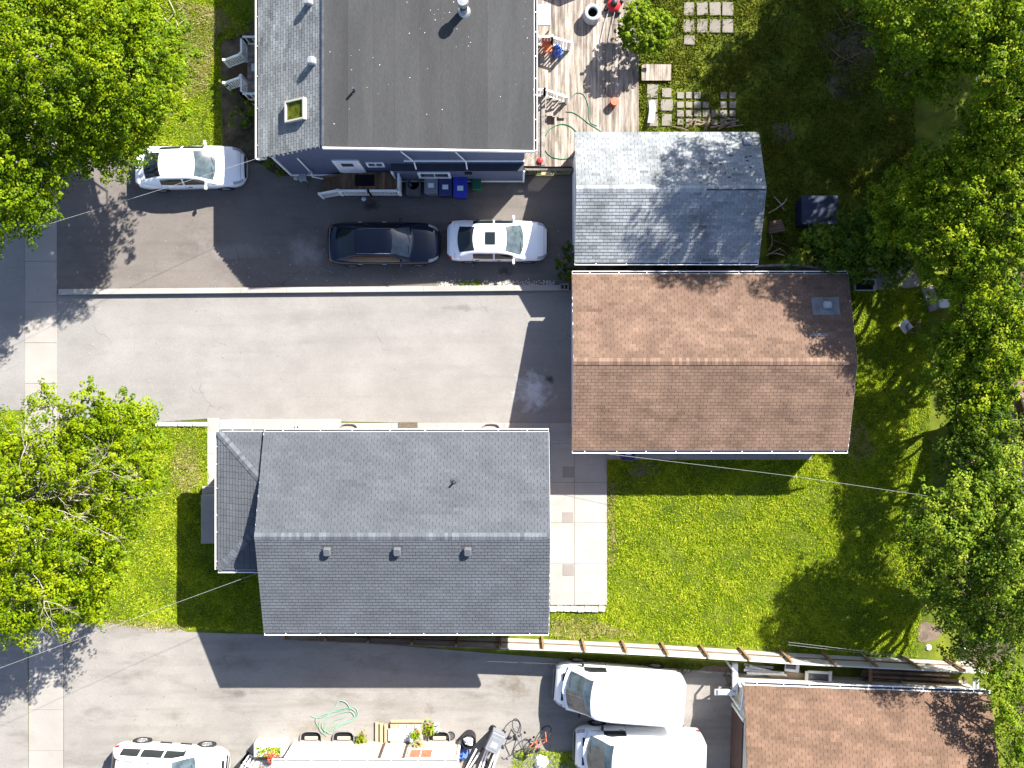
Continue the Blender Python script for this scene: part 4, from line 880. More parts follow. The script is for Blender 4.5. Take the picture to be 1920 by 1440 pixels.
tree('hedge_tree', 'tall hedge tree in front of the small brown shed roof', (b.x,b.y,0),
    [(1850,570,4.4,1.2,1.1,.9),(1880,600,4.8,1.1,1.3,1.0),(1845,620,3.9,1.1,1.0,.9),(1885,650,4.4,1.1,1.2,1.0),(1850,670,3.8,1.2,1.1,1.0)], 'leaf_mid', trunk_r=.18, dens=1.5)
b = W(1830,740)
tree('hedge_tree', 'mid hedge tree beside the brick neighbour house', (b.x,b.y,0),
    [(1880,700,4.2,1.0,1.0,1.0),(1840,720,3.6,1.2,1.0,1.0),(1800,750,3.0,1.0,1.0,.9),(1850,770,3.8,1.2,1.0,1.0)], 'leaf_mid', trunk_r=.18, dens=1.5)
b = W(1820,850)
tree('hedge_tree', 'dark glossy hedge tree beside the neighbour gutter', (b.x,b.y,0),
    [(1802,800,3.2,.8,.8,.8),(1850,810,4.0,1.0,1.0,.9),(1802,860,3.2,.8,.9,.8),(1850,870,4.0,1.1,1.0,.9),(1822,898,3.2,.8,.7,.7)], 'leaf_dark', trunk_r=.18, dens=1.6)
b = W(1790,1060)
tree('maple_tree', 'pale leaved maple casting its shadow on the back lawn', (b.x,b.y,0),
    [(1762,950,4.4,1.2,.9,.8),(1820,935,5.0,1.3,1.0,.9),(1745,1010,4.3,1.1,.9,.8),(1810,1010,5.4,1.7,1.3,1.1),(1880,970,5.6,1.5,1.3,1.1),(1785,1070,4.8,1.5,1.1,.9),(1860,1060,5.6,1.8,1.5,1.1),(1790,1125,4.2,1.3,1.0,.8),(1850,1135,4.9,1.5,1.2,1.0),(1900,1130,5.2,1.4,1.3,1.0),(1815,1172,3.6,.9,.7,.7),(1880,1185,4.0,1.1,.8,.8),(1960,1040,6.6,1.8,2.2,1.3),(1716,985,3.8,.7,.6,.5),(1712,955,3.7,.5,.5,.45),(1800,1205,3.1,.8,.6,.5),(1905,905,5.0,1.2,1.1,.9),(1935,945,5.4,1.5,1.2,1.0),(1750,1085,3.9,.8,.8,.6)], 'leaf_silver', trunk_r=.26, dens=1.4)
b = W(1890,1330)
tree('hedge_tree', 'leafy hedge tree at the end of the tan shingled garage', (b.x,b.y,0),
    [(1885,1270,3.6,.9,.8,.8),(1905,1310,4.0,.9,1.0,.9),(1912,1370,3.8,.8,1.0,.9),(1925,1420,3.8,.9,1.0,.9),(1870,1245,3.2,.6,.5,.5)], 'leaf_shrub', trunk_r=.12, dens=1.7)
# trees whose shade falls into the picture from beyond its edge
for (x, y, lobes, lab) in [(21.5,23.5,[(20.6,23,9,2.4,2.4,2,1),(23,24.5,9.4,2.8,2.6,2,1),(25,21.5,9,2.4,2.6,2,1),(22.5,21,9.4,2.4,2.2,2,1),(22,27,9,2.6,2.4,2,1)],'tall tree beyond the shaded yard, past the felt roofed house'),
    (18.5,19.5,[(17.2,18.2,8.2,1.7,1.6,1.6,1),(19,18.8,9,2.2,2.0,1.9,1),(18.8,21.8,8.8,2.2,2.0,1.8,1),(21,17.6,9,2.0,1.9,1.7,1)],'tall tree beyond the yard corner, past the brush heap'),
    (22.6,14.5,[(22.4,14.6,8.6,1.5,1.7,1.4,1),(24,16.5,9,1.9,2.0,1.6,1)],'tall tree beyond the yard corner, nearest the hedge'),
        (22.4,7.5,[(22.4,8.4,6,1.3,1.5,1.2,1),(22.1,5.4,5.2,1.1,1.5,1.0,1),(22.7,10.6,6.2,1.2,1.3,1.1,1)],'slender tree beyond the hedge, past the small shed'),
    (26.5,19.5,[(26.4,20.6,8.4,2.0,2.0,1.8,1),(27.5,18,8.2,1.9,2.0,1.6,1)],'tall tree beyond the yard corner, behind the wire frame'),
    ]:
    tree('tall_tree', lab, (x,y,0), lobes, 'leaf_mid', trunk_r=.3, dens=1.0, per=90, size=(.2,.32), cr=(.5,.85), spacing=.6)
# round bush on the deck edge, shrubs by the front steps
b = W(1212,75)
tree('round_bush', 'clipped round green bush at the edge of the wooden deck', (b.x,b.y,0), [(1209,52,1.7,1.05,.98,.85)], 'leaf_shrub', trunk_r=.10, cat='bush', dens=9, per=130, size=(.08,.13), cr=(.18,.28), low=-.85, spacing=.2)
b = W(466,222)
tree('shrub', 'leafy shrub beside the white front steps', (b.x,b.y,0), [(462,222,.8,.55,.55,.5),(472,205,.7,.4,.4,.4)], 'leaf_shrub', trunk_r=.04, cat='shrub', dens=4, per=40, spacing=.12, size=(.10,.17), cr=(.15,.25))
b = W(424,166)
tree('shrub', 'small leafy plant at the foot of the white steps', (b.x,b.y,0), [(423,166,.45,.36,.36,.3)], 'leaf_shrub', trunk_r=.03, cat='shrub', dens=5, per=30, spacing=.12, size=(.09,.15), cr=(.12,.2))
b = W(1062,488)
tree('shrub', 'dark shrub at the corner of the pale grey garage', (b.x,b.y,0), [(1064,470,.7,.30,.45,.4),(1060,500,.8,.5,.42,.45),(1072,512,.7,.35,.3,.4)], 'leaf_dark', trunk_r=.04, cat='shrub', dens=5, per=40, spacing=.12, size=(.09,.15), cr=(.12,.22))
b = W(512,310)
tree('shrub', 'low weeds at the blue house corner', (b.x,b.y,0), [(508,306,.25,.25,.2,.2),(528,318,.2,.2,.18,.15)], 'leaf_shrub', trunk_r=.02, cat='weeds', dens=6, per=26, spacing=.12, size=(.08,.14), cr=(.1,.18))
for px, lab in ((872,'spiky green weed on the gravel edge below the white compact car'),(893,'small green weed on the gravel edge near the kerb')):
    c = W(px,532); cen = np.array(c)+rng.normal(size=(60,3))*np.array([.16 if px < 880 else .09,.08,.02])+np.array([0,0,.07]); 
    o = leaves('weed', cen, rng.normal(size=(60,3))+np.array([0,0,1.]), rng.uniform(.10,.2,60), rng.uniform(.4,.9,60), 'leaf_shrub', aspect=.25); tag(o, lab, 'weed')
# ------------------------------------------------------------------ grass
def inpoly(P, x, y):
    c = np.zeros(len(x), bool); n = len(P)
    for i in range(n):
        x0, y0 = P[i]; x1, y1 = P[(i+1)%n]
        with np.errstate(divide='ignore', invalid='ignore'): c ^= ((y0 > y) != (y1 > y)) & (x < (x1-x0)*(y-y0)/(y1-y0)+x0)
    return c
def grass(name, label, P, dens, m, h=(.045,.10), w=.016, avoid=(), dry=None):
    P = poly(*P); xs_ = [p[0] for p in P]; ys_ = [p[1] for p in P]; A = (max(xs_)-min(xs_))*(max(ys_)-min(ys_)); n = int(A*dens)
    x = rng.uniform(min(xs_), max(xs_), n); y = rng.uniform(min(ys_), max(ys_), n); k = inpoly(P, x, y)
    for (a0,b0,a1,b1) in avoid: 
        q0 = W(a0+2.2,b1-2.2); q1 = W(a1-2.2,b0+2.2); k &= ~((x > q0.x) & (x < q1.x) & (y > q0.y) & (y < q1.y))
    # thin, clumpy growth
    cl = np.sin(x*2.1+3*np.sin(y*.7))+np.sin(y*2.7+2*np.sin(x*.9))+np.sin(x*7.3)*np.sin(y*6.1); k &= rng.uniform(size=n) < .72+.16*cl
    x, y = x[k], y[k]; n = len(x); a = rng.uniform(0, 6.283, n); hh = rng.uniform(*h, n)*(1+.25*np.clip(cl[k],-1,1.5)); lean = rng.uniform(.6,1.7,n)*hh; la = rng.uniform(0,6.283,n); ww = w*rng.uniform(.7,1.5,n)
    V = np.zeros((n,3,3)); V[:,0,0] = x-np.cos(a)*ww; V[:,0,1] = y-np.sin(a)*ww; V[:,1,0] = x+np.cos(a)*ww; V[:,1,1] = y+np.sin(a)*ww; V[:,2,0] = x+np.cos(la)*lean; V[:,2,1] = y+np.sin(la)*lean; V[:,2,2] = hh
    me = bpy.data.meshes.new(name); me.vertices.add(3*n); me.vertices.foreach_set('co', V.reshape(-1)); me.loops.add(3*n); me.loops.foreach_set('vertex_index', np.arange(3*n, dtype=np.int32)); me.polygons.add(n)
    me.polygons.foreach_set('loop_start', np.arange(0,3*n,3,dtype=np.int32)); me.polygons.foreach_set('loop_total', np.full(n,3,dtype=np.int32)); me.update(calc_edges=True)
    t = np.clip(rng.normal(.5,.24,n)+.08*cl[k], .02, .98)
    at = me.attributes.new('tint','FLOAT','FACE'); at.data.foreach_set('value', t.astype(np.float32)); o = mesh_obj(name, me, m); return tag(o, label, 'grass', kind='stuff')
grass('grass', 'mown back lawn behind the brown garage', [(1136,860),(1525,860),(1530,846),(1600,846),(1606,700),(1600,545),(1740,545),(1745,900),(1720,1240),(1420,1212),(1032,1192),(1032,1148),(1136,1146)], 1500, 'grass')
grass('grass', 'grass of the front lawn under the spreading tree', [(0,778),(46,778),(46,1180),(0,1184)], 1200, 'grass')
grass('grass', 'front lawn between the sidewalk and the bungalow', [(110,797),(391,797),(391,930),(480,1010),(500,1186),(330,1176),(185,1166),(120,1172)], 1500, 'grass')
grass('grass', 'front lawn of the blue house', [(112,-60),(470,-60),(470,60),(412,80),(412,300),(112,292)], 1300, 'grass')
pav = []
for (x0,y0,x1,y1) in [(1212,158,1234,185),(1239,164,1260,185),(1212,186,1234,212),(1237,186,1262,209),(1212,213,1234,238),(1239,213,1260,238)]: pav.append((x0,y0,x1,y1))
for r, y in enumerate((172,190,206,222)):
    for cx in (1268,1284,1300,1316,1332,1349,1366): 
        if (r, cx) in ((0,1332),(1,1332),(0,1316)): continue
        pav.append((cx,y,cx+14.5,y+14.5))
for r, (y, xs_) in enumerate(((4,(1280,1305,1329,1353)),(36,(1280,1305,1329,1353)),(66,(1281,)),(-28,(1280,1305,1329,1353)))):
    for x in xs_: pav.append((x,y,x+22,y+27 if r != 2 else y+20))
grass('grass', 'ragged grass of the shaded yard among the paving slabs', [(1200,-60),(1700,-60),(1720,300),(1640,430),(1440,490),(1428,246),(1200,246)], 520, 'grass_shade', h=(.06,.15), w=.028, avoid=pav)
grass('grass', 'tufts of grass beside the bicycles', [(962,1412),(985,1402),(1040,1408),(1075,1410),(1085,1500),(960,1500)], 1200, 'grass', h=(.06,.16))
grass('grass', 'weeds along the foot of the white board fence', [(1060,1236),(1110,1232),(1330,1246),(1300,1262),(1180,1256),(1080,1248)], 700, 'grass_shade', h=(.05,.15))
for nm, P in (('worn dry grass along the patio edge',[(1139,905),(1160,905),(1150,960),(1160,1020),(1150,1060),(1142,1060)]),('dry grass strip along the edge of the front driveway',[(185,1160),(260,1163),(345,1172),(350,1184),(250,1176),(186,1172)]),
    ('dry patch on the front lawn',[(330,830),(372,838),(378,900),(350,930),(320,900)]),('dry patch on the blue house lawn',[(330,0),(420,20),(436,40),(405,70),(390,170),(345,190),(340,60)]),('dry grass near the end of the brown garage',[(1590,800),(1620,790),(1640,850),(1600,870)]),
    ('dry grass behind the bungalow corner',[(1034,1160),(1090,1155),(1200,1190),(1100,1196),(1034,1190)])):
    grass('dry_grass', nm, P, 1100, 'grass_dry', h=(.06,.115), w=.018)
tf = MB()
yp = thing('yard_paving', 'mossy stepping slabs set in the ragged yard grass', 'paving', W(1300,120))
for (x0,y0,x1,y1) in pav:
    a = W(x0,y1); b = W(x1,y0); o = MB().bevbox((0,0,0), (b.x-a.x-.03-random.uniform(0,.05), b.y-a.y-.03-random.uniform(0,.05), .09), .012, random.uniform(-.05,.05)).build('slab', 'paver', yp, local=True); o.location = Vector(((a.x+b.x)/2,(a.y+b.y)/2,.02+random.uniform(-.006,.008)))-yp.location

# ------------------------------------------------------------------ fences
fz = 1.75
def ftop(x): return W(x, 1199+(x-530)*(1263-1199)/(1850-530)+(-4 if 800 < x < 1500 else 0)*math.sin(math.pi*min(1,max(0,(x-800)/700))), fz)
pxs = [532,610,690,772,855,938,1019,1097,1175,1252,1328,1405,1484,1566,1644,1724,1808,1862]
fn_ = thing('board_fence', 'long white board fence with brown posts between the back lawn and the vans', 'fence', Vector((ftop(1200).x, ftop(1200).y, 0)))
for i, x in enumerate(pxs):
    p = ftop(x); p = Vector((p.x, p.y+.10, 0)); hh = fz+random.uniform(.02,.12)
    MB().box((p.x,p.y,hh/2-.1), (.095,.095,hh+.2), rz=.05).build('post', 'post_wood', fn_)
    if i:
        a = Vector(ftop(pxs[i-1])); b = Vector(ftop(x)); d = (b-a).normalized()
        for z0, z1 in ((.06,.585),(.615,1.145),(1.175,1.72)):
            MB().bar(a+Vector((0,0,(z0+z1)/2-fz))+d*.01, b+Vector((0,0,(z0+z1)/2-fz))-d*.01, .022, z1-z0).build('board', 'vinyl_fence', fn_)
        MB().bar(a+Vector((0,.02,.0)), b+Vector((0,.02,.0)), .06, .035).build('top_rail', 'vinyl_fence' if i > 5 else 'old_lumber', fn_)  # shaded stretch gets a darker rail, the shade put into its colour
        MB().bar(a+Vector((0,.045,-.9)), b+Vector((0,.045,-.9)), .04, .07).build('mid_rail', 'old_lumber', fn_)
rf = thing('rail_fence', 'low dark timber fence running from the pale garage into the shrubs', 'fence', W(1560,500))
rp = [W(1418,499,1.5),W(1482,496,1.5),W(1545,503,1.5),W(1620,502,1.5),W(1705,497,1.5)]
for i in range(4):
    a, b = rp[i], rp[i+1]; MB().bar(a, b, .09, .05).build('top_rail', 'grey_wood', rf, tint=True)
    d = (b-a); n = int(d.length/.15)
    for k in range(n): 
        c = a.lerp(b,(k+.5)/n); MB().box((c.x,c.y-.03,.72), (.135,.022,1.44), rz=math.atan2(d.y,d.x), tint=random.uniform(.7,1.2)).build('paling', 'grey_wood', rf, tint=True)
for p in rp: MB().box((p.x,p.y,.76),(.10,.10,1.56)).build('post', 'grey_wood', rf, tint=True)

# ------------------------------------------------------------------ decks, porches
def boards_y(root, x0, x1, y0, y1, z, w, m, gap=.008, th=.03, name='deck_board', split=None, sd=.16):
    x = x0
    while x < x1-.02:
        segs = [(y0,y1)] if split is None or random.random() < .3 else (lambda s: [(y0,s),(s+.006,y1)])(random.uniform(y0+(y1-y0)*.25, y0+(y1-y0)*.75))
        for a, b in segs:
            ww = min(w, x1-x)-gap; MB().box((x+ww/2,(a+b)/2,z-th/2+random.uniform(-.003,.003)), (ww,b-a,th), tint=max(.55,random.gauss(1,sd))).build(name, m, root, tint=True)
        x += w
def railing(root, a, b, h, n, m='white_paint', post=True, bot=.1, z0=None):
    """a, b: foot points of the run (they may differ in height)"""
    a, b = Vector(a), Vector(b); up = Vector((0,0,1))
    MB().bar(a+up*h, b+up*h, .085, .045).build('hand_rail', m, root); MB().bar(a+up*bot, b+up*bot, .05, .04).build('bottom_rail', m, root)
    for i in range(n):
        c = a.lerp(b,(i+.5)/n); MB().bar(c+up*(bot+.02), c+up*(h-.02), .045, .045, up=(0,1,0)).build('baluster', m, root)
    if post:
        for q in (a, b): MB().bar(q, q+up*(h+.1), .09, .09, up=(0,1,0)).build('post', m, root)
# back deck
dz = .32
dk = thing('wooden_deck', 'weathered timber deck behind the felt roofed house', 'deck', W(1100,130))
dx0, dx1 = W(1004,0).x, W(1196,0,dz).x; dy1 = 21.5
boards_y(dk, dx0, dx1, W(0,312,dz).y, dy1, dz, .142, 'deck_wood', split=1)
MB().prism([(dx0,W(0,312).y+.06),(dx1-.05,W(0,312).y+.06),(dx1-.05,dy1),(dx0,dy1)], 0, dz-.04).build('frame', 'old_lumber', dk)
MB().bar((dx1+.012,W(0,250).y,dz-.10),(dx1+.012,dy1,dz-.10),.03,.18).build('rim_board', 'deck_wood', dk, tint=True)
for k in range(4): MB().box((dx1+.12+.0,0,0),(0.01,0.01,0.01)) 
st = thing('deck_step', 'pale timber step beside the round bush', 'step', W(1228,138))
for k in range(7):
    x = W(1202,0).x+.19*k; MB().box((x+.09,W(0,138).y,.15),(.18,.72,.035), tint=random.uniform(.95,1.25)).build('step_board', 'deck_wood', st, tint=True)
MB().box((W(1229,0).x,W(0,138).y,.065),(1.2,.66,.13)).build('frame', 'old_lumber', st)
# raised landing with diagonal boards along the house
ld = thing('raised_landing', 'raised landing of diagonal boards between house and deck', 'landing', W(1008,250))
lz = .95; lx0, lx1 = wx1+.0, W(1016,0,lz).x; ly0, ly1 = W(0,311,lz).y, W(0,180,lz).y
wv = .10; k = 0; s0 = ly0-(lx1-lx0)
while s0+k*wv*1.42 < ly1:
    y = s0+k*wv*1.42; k += 1
    # board runs up to the right at 45 degrees, clipped to the landing
    pts = []
    for dxx in (0, lx1-lx0): pts.append((lx0+dxx, y+dxx))
    q = [(lx0,y),(lx0,y+wv*1.25),(lx1,y+(lx1-lx0)+wv*1.25),(lx1,y+(lx1-lx0))]
    q = [(px_, min(max(py_, ly0), ly1)) for px_, py_ in q]
    if max(p[1] for p in q)-min(p[1] for p in q) > .05: 
        mb = MB().prism(q, lz-.03, lz); mb.t = [random.uniform(.8,1.15)]*len(mb.t); mb.build('landing_board', 'deck_wood', ld, tint=True)
MB().prism([(lx0+.03,ly0+.03),(lx1-.03,ly0+.03),(lx1-.03,ly1-.03),(lx0+.03,ly1-.03)], 0, lz-.035).build('frame', 'old_lumber', ld)
MB().bar((lx1+.06,ly0,lz+.02),(lx1+.06,ly1,lz+.02),.16,.12).build('edge_beam', 'grey_wood', ld, tint=True)
a = Vector((lx1+.1,ly1+.02,lz)); b = Vector((W(1062,186,.6).x,ly1-.12,dz))
railing(ld, (lx0,ly1+.02,lz), (lx1+.1,ly1+.02,lz), .85, 4); railing(ld, a, b, .85, 7)
for k in range(3): MB().box((lx1+.35+.28*k,ly1-.42,lz-.18*(k+1)),(.30,.8,.04), tint=.9).build('tread', 'deck_wood', ld, tint=True)
ur = thing('stair_railing', 'white baluster railing on the deck near the orange chair', 'railing', W(1035,64))
railing(ur, W(1006,84,dz), W(1034,84,dz), 1.0, 5); railing(ur, W(1034,84,dz), W(1066,94,dz), .95, 6)
sr = thing('deck_railing', 'dark slatted railing closing the deck toward the driveway', 'railing', W(1030,322))
railing(sr, (W(985,0).x,W(0,327).y,.02), (W(1074,0).x,W(0,327).y,.02), .95, 22, m='grey_wood')
for ch_ in sr.children:
    if not ch_.data.attributes.get('tint'):
        at = ch_.data.attributes.new('tint','FLOAT','FACE'); at.data.foreach_set('value', [random.uniform(.6,1.1)]*len(ch_.data.polygons))
MB().bar(W(1024,316,.9),W(1024,328,.9),.42,.05).build('gate_panel','new_lumber',sr)
# side porch facing the drive
pc = thing('side_porch', 'brown timber side porch with white balusters on the blue wall', 'porch', W(695,345))
pz_ = .95; px0, px1 = W(642,0,pz_).x, W(750,0,pz_).x; py0, py1 = W(0,364,pz_).y, TY-.06
boards_y(pc, px0, px1, py0, py1, pz_, .145, 'porch_wood', name='porch_board', sd=.2)
MB().prism([(px0+.04,py0+.04),(px1-.04,py0+.04),(px1-.04,py1),(px0+.04,py1)], .016, pz_-.035).build('frame', 'old_lumber', pc)
MB().bar((px0,py0+.1,pz_+.03),(px1,py0+.1,pz_+.03),.14,.05).build('edge_board', 'porch_wood', pc, tint=True)
railing(pc, (px0,py0-.02,pz_-.15), ((px0+px1)/2,py0-.02,pz_-.15), 0.98, 11); railing(pc, ((px0+px1)/2,py0-.02,pz_-.15), (px1,py0-.02,pz_-.15), .98, 11); railing(pc, (px1+.03,py0,pz_-.15), (px1+.03,py1-.05,pz_-.15), .98, 9)
for k in range(4): MB().box((px0-.14-.26*k,(py0+py1)/2+.05,pz_-.19*(k+1)),(.29,py1-py0-.25,.045), tint=.9).build('tread', 'porch_wood', pc, tint=True)
for y in (py0+.12,py1-.08): MB().bar((px0,y,pz_-.1),(px0-1.05,y,.12),.05,.22).build('stringer', 'porch_wood', pc, tint=True)
railing(pc, (px0-1.0,py0,.05), (px0-.05,py0,pz_-.15), .98, 8)
MB().box((W(684,0,pz_).x,py1-.36,pz_+.012),(.86,.5,.024)).single('doormat','mat_black','black doormat in front of the blue house side door','doormat')
# white front steps of the blue house
fp = thing('front_porch', 'white railed front porch and steps of the blue house', 'porch', W(460,130))
fz_ = .85; fx0, fx1 = W(464,0,fz_).x, wx0-.02; fy0, fy1 = W(0,188,fz_).y, W(0,84,fz_).y
y = fy0; 
while y < fy1-.05:
    MB().box(((fx0+fx1)/2,y+.07,fz_-.015),(fx1-fx0,.135,.03), tint=random.uniform(.7,1.2)).build('porch_board','grey_wood',fp,tint=True); y += .142
MB().prism([(fx0+.05,fy0+.03),(fx1,fy0+.03),(fx1,fy1-.03),(fx0+.05,fy1-.03)],0,fz_-.035).build('frame','white_paint',fp)
ym = (fy0+fy1)/2
railing(fp,(fx0,fy1,fz_),(fx1,fy1,fz_),.95,6); railing(fp,(fx0,ym+.5,fz_),(fx0,fy1,fz_),.95,6); railing(fp,(fx0,fy0,fz_),(fx0,ym-.45,fz_),.95,6); railing(fp,(fx0,fy0,fz_),(fx1,fy0,fz_),.95,7)
railing(fp,(fx0-1.0,ym+.5,.02),(fx0-.05,ym+.5,fz_-.05),.95,8); railing(fp,(fx0-1.0,ym-.5,.02),(fx0-.05,ym-.5,fz_-.05),.95,8)
for k in range(4): MB().box((fx0-.13-.25*k,ym,fz_-.19*(k+1)),(.28,.92,.04),tint=.5).build('tread','porch_wood',fp,tint=True)
MB().box(W(478,126,fz_+.02),(.30,.34,.02),rz=.1).single('paper_flyer','plastic_white','white flyer lying on the front porch boards','flyer')
# ------------------------------------------------------------------ bins and clutter by the blue house
def wheelie(name, label, px, py, w, d, h, m, rz=0, lab=True, z=.016, group=None):
    p = W(px, py, h); t = thing(name, label, 'bin', (p.x,p.y,z), group, rz); a, b = w/2, d/2
    lb_ = [(-a*.82,-b*.82,.05),(a*.82,-b*.82,.05),(a*.82,b*.82,.05),(-a*.82,b*.82,.05),(-a*.96,-b*.96,h-.09),(a*.96,-b*.96,h-.09),(a*.96,b*.96,h-.09),(-a*.96,b*.96,h-.09)]
    MB().hexa(lb_).build('bin_body', m, t, local=True)
    lid = MB().bevbox((0,0,h-.05), (w,d,.09), .035).build('lid', m, t, local=True)
    MB().bevbox((0,-.02,h+.0), (w*.72,d*.66,.02), .02).build('lid_panel', m, lid, local=True)
    MB().tube([(-a*.8,b+.05,h-.10),(a*.8,b+.05,h-.10)], .018, 6).build('handle', m, t, local=True)
    if lab: MB().box((.0,-d*.08,h+.014), (w*.42,d*.24,.006)).build('sticker', 'label_white', lid, local=True)
    for s in (-1,1): MB().lathe((s*a*.8,b*.8,.11), [(0,-.03),(.11,-.03),(.11,.03),(0,.03)], 14, 'Y').build('wheel', 'black_plastic', t, local=True)
    return t
wheelie('wheeled_bin', 'grey wheeled bin with a white sticker against the blue wall', 808, 345, .60, .82, 1.0, 'bin_grey')
wheelie('wheeled_bin', 'dark navy wheeled bin with a white sticker against the blue wall', 835, 348, .60, .84, 1.0, 'bin_navy')
wheelie('wheeled_bin', 'bright blue wheeled bin with a white sticker against the blue wall', 863, 350, .62, .88, 1.05, 'bin_blue')
wheelie('green_bin', 'small green lidded bin at the end of the bin row', 893, 344, .44, .56, .7, 'bin_green', lab=False)
p = W(776,350,.5); t = thing('open_tub', 'grey brown square tub with a round black opening next to the porch', 'tub', (p.x,p.y,.016))
mb = MB()
for k in range(24):     # square top with a round hole
    a0, a1 = 2*math.pi*k/24, 2*math.pi*(k+1)/24
    def sq(a): m_ = max(abs(math.cos(a))/.33, abs(math.sin(a))/.44); return (math.cos(a)/m_, math.sin(a)/m_)
    i0, i1 = (.25*math.cos(a0),.25*math.sin(a0)+.08), (.25*math.cos(a1),.25*math.sin(a1)+.08); o0, o1 = sq(a0), sq(a1)
    mb.add([(*i0,.7),(*o0,.7),(*o1,.7),(*i1,.7),(*i0,.2),(*i1,.2),(*o0,0),(*o1,0)], [(0,1,2,3),(0,3,5,4),(1,6,7,2)])
mb.build('tub_body', 'tub_brown', t, local=True); MB().cyl((0,.08,.18),.24,.03,20).build('tub_floor','mat_black',t,local=True)
p2 = W(769,348,.3); j = thing('water_jug', 'pale blue jug inside the open tub', 'jug', (p2.x,p2.y,.225)); MB().lathe((0,0,0),[(0,0),(.08,0),(.09,.2),(.03,.26),(.03,.30),(0,.30)],14).build('jug_body','plastic_grey',j,local=True,smooth=True); MB().cyl((0,0,.30),.035,.03,10).build('cap','plastic_blue',j,local=True)
p = W(568,334); t = thing('garden_stool', 'small grey plastic stool beside the blue house foundation', 'stool', (p.x,p.y,.016))
MB().bevbox((.08,-.02,.42),(.34,.40,.05),.03).build('seat','plastic_grey',t,local=True)
for sx_ in (-1,1):
    for sy_ in (-1,1): MB().bar((.08+sx_*.14,-.02+sy_*.16,0),(.08+sx_*.12,-.02+sy_*.14,.40),.05,.05,up=(0,1,0)).build('leg','plastic_grey',t,local=True)
p = W(556,333); MB().lathe((p.x,p.y,.014),[(0,0),(.12,.0),(.14,.05),(.10,.10),(0,.12)],9).single('garden_stone','stone_pale','pale stone next to the small grey stool','stone')
p = W(684,375); t = thing('garden_lamp','round white garden lamp on the driveway below the porch','lamp',(p.x,p.y,.016)); MB().cyl((0,0,0),.03,.18,8).build('stem','steel_dark',t,local=True); MB().lathe((0,0,.16),[(0,0),(.09,.03),(.11,.09),(.07,.15),(0,.17)],14).build('globe','plastic_white',t,local=True,smooth=True)
# ------------------------------------------------------------------ deck clutter
def at_deck(px, py): p = W(px, py, dz); return (p.x, p.y, dz)
t = thing('tyre_planter', 'black tyre standing tall as a planter on the deck', 'tyre', at_deck(1109,32))
MB().lathe((0,0,.0),[(.19,.02),(.34,.0),(.385,.06),(.40,.14),(.385,.22),(.34,.28),(.34,.30),(.385,.36),(.40,.43),(.385,.52),(.33,.58),(.22,.57),(.20,.50)],28).build('casing','plastic_grey',t,local=True,smooth=True); MB().cyl((0,0,.02),.20,.28,20).build('soil_fill','mat_black',t,local=True)
t = thing('lawn_mower', 'red lawn mower with long handles folded down on the deck', 'mower', at_deck(1150,12)); t.rotation_euler = (0,0,-.25)
MB().lathe((0,0,.10),[(0,.22),(.20,.20),(.28,.12),(.31,.04),(.31,0)],20).build('deck_shell','plastic_red',t,local=True,smooth=True); MB().lathe((0,.02,.30),[(.15,0),(.15,.12),(.10,.18),(0,.20)],16).build('engine','black_plastic',t,local=True)
for sx_ in (-1,1):
    for sy_ in (-1,1): MB().lathe((sx_*.30,sy_*.26,.10),[(0,-.03),(.10,-.03),(.10,.03),(0,.03)],14,'Y').build('wheel','rubber',t,local=True)
MB().tube([(-.16,-.25,.14),(-.18,-.9,.10),(-.17,-1.62,.07),(-.12,-1.70,.06),(.12,-1.70,.06),(.17,-1.62,.07),(.14,-.9,.10),(.12,-.25,.14)],.016,6).build('handle','steel',t,local=True)
t = thing('wire_stand', 'thin wire stand lying by the mower on the deck', 'stand', at_deck(1152,40)); MB().tube([(-.10,.2,.02),(-.12,-.12,.02),(.22,-.16,.02),(.24,.15,.02)],.010,5).build('wire','steel',t,local=True)
t = thing('folding_chair', 'orange plastic chair on the deck next to the railing', 'chair', at_deck(1025,95)); t.rotation_euler = (0,0,.1)
MB().bevbox((0,.0,.40),(.42,.44,.04),.03).build('seat','plastic_orange',t,local=True); MB().add([(-.21,.2,.4),(.21,.2,.4),(.19,.34,.85),(-.19,.34,.85),(-.21,.23,.4),(.21,.23,.4),(.19,.37,.85),(-.19,.37,.85)],[(0,1,2,3),(7,6,5,4),(0,4,5,1),(1,5,6,2),(2,6,7,3),(3,7,4,0)]).build('backrest','plastic_orange',t,local=True)
for sx_ in (-1,1):
    for sy_ in (-1,1): MB().bar((sx_*.2,sy_*.2,0),(sx_*.17,sy_*.17,.4),.035,.035,up=(0,1,0)).build('leg','plastic_orange',t,local=True)
def crumple(c, r, h, n=14, k=7, seed=1):
    rs = random.Random(seed); mb = MB(); pr = []
    vs = [(c[0],c[1],c[2]+h)]; fs = []
    for i in range(1,k):
        f = i/(k-1)
        for j in range(n):
            a = 6.2832*j/n; q = 1+rs.uniform(-.28,.28); vs.append((c[0]+r[0]*f*q*math.cos(a), c[1]+r[1]*f*q*math.sin(a), c[2]+max(.0,h*(1-f*f)+rs.uniform(-.25,.25)*h*(f < .95))))
    for j in range(n): fs.append((0,1+j,1+(j+1)%n))
    for i in range(k-2):
        for j in range(n): fs.append((1+i*n+j,1+(i+1)*n+j,1+(i+1)*n+(j+1)%n,1+i*n+(j+1)%n))
    mb.add(vs, fs); return mb
c = at_deck(1046,96); crumple(c,(.22,.32),.4,seed=3).single('laundry_heap','plastic_blue','heap of blue and white cloth beside the orange chair','cloth')
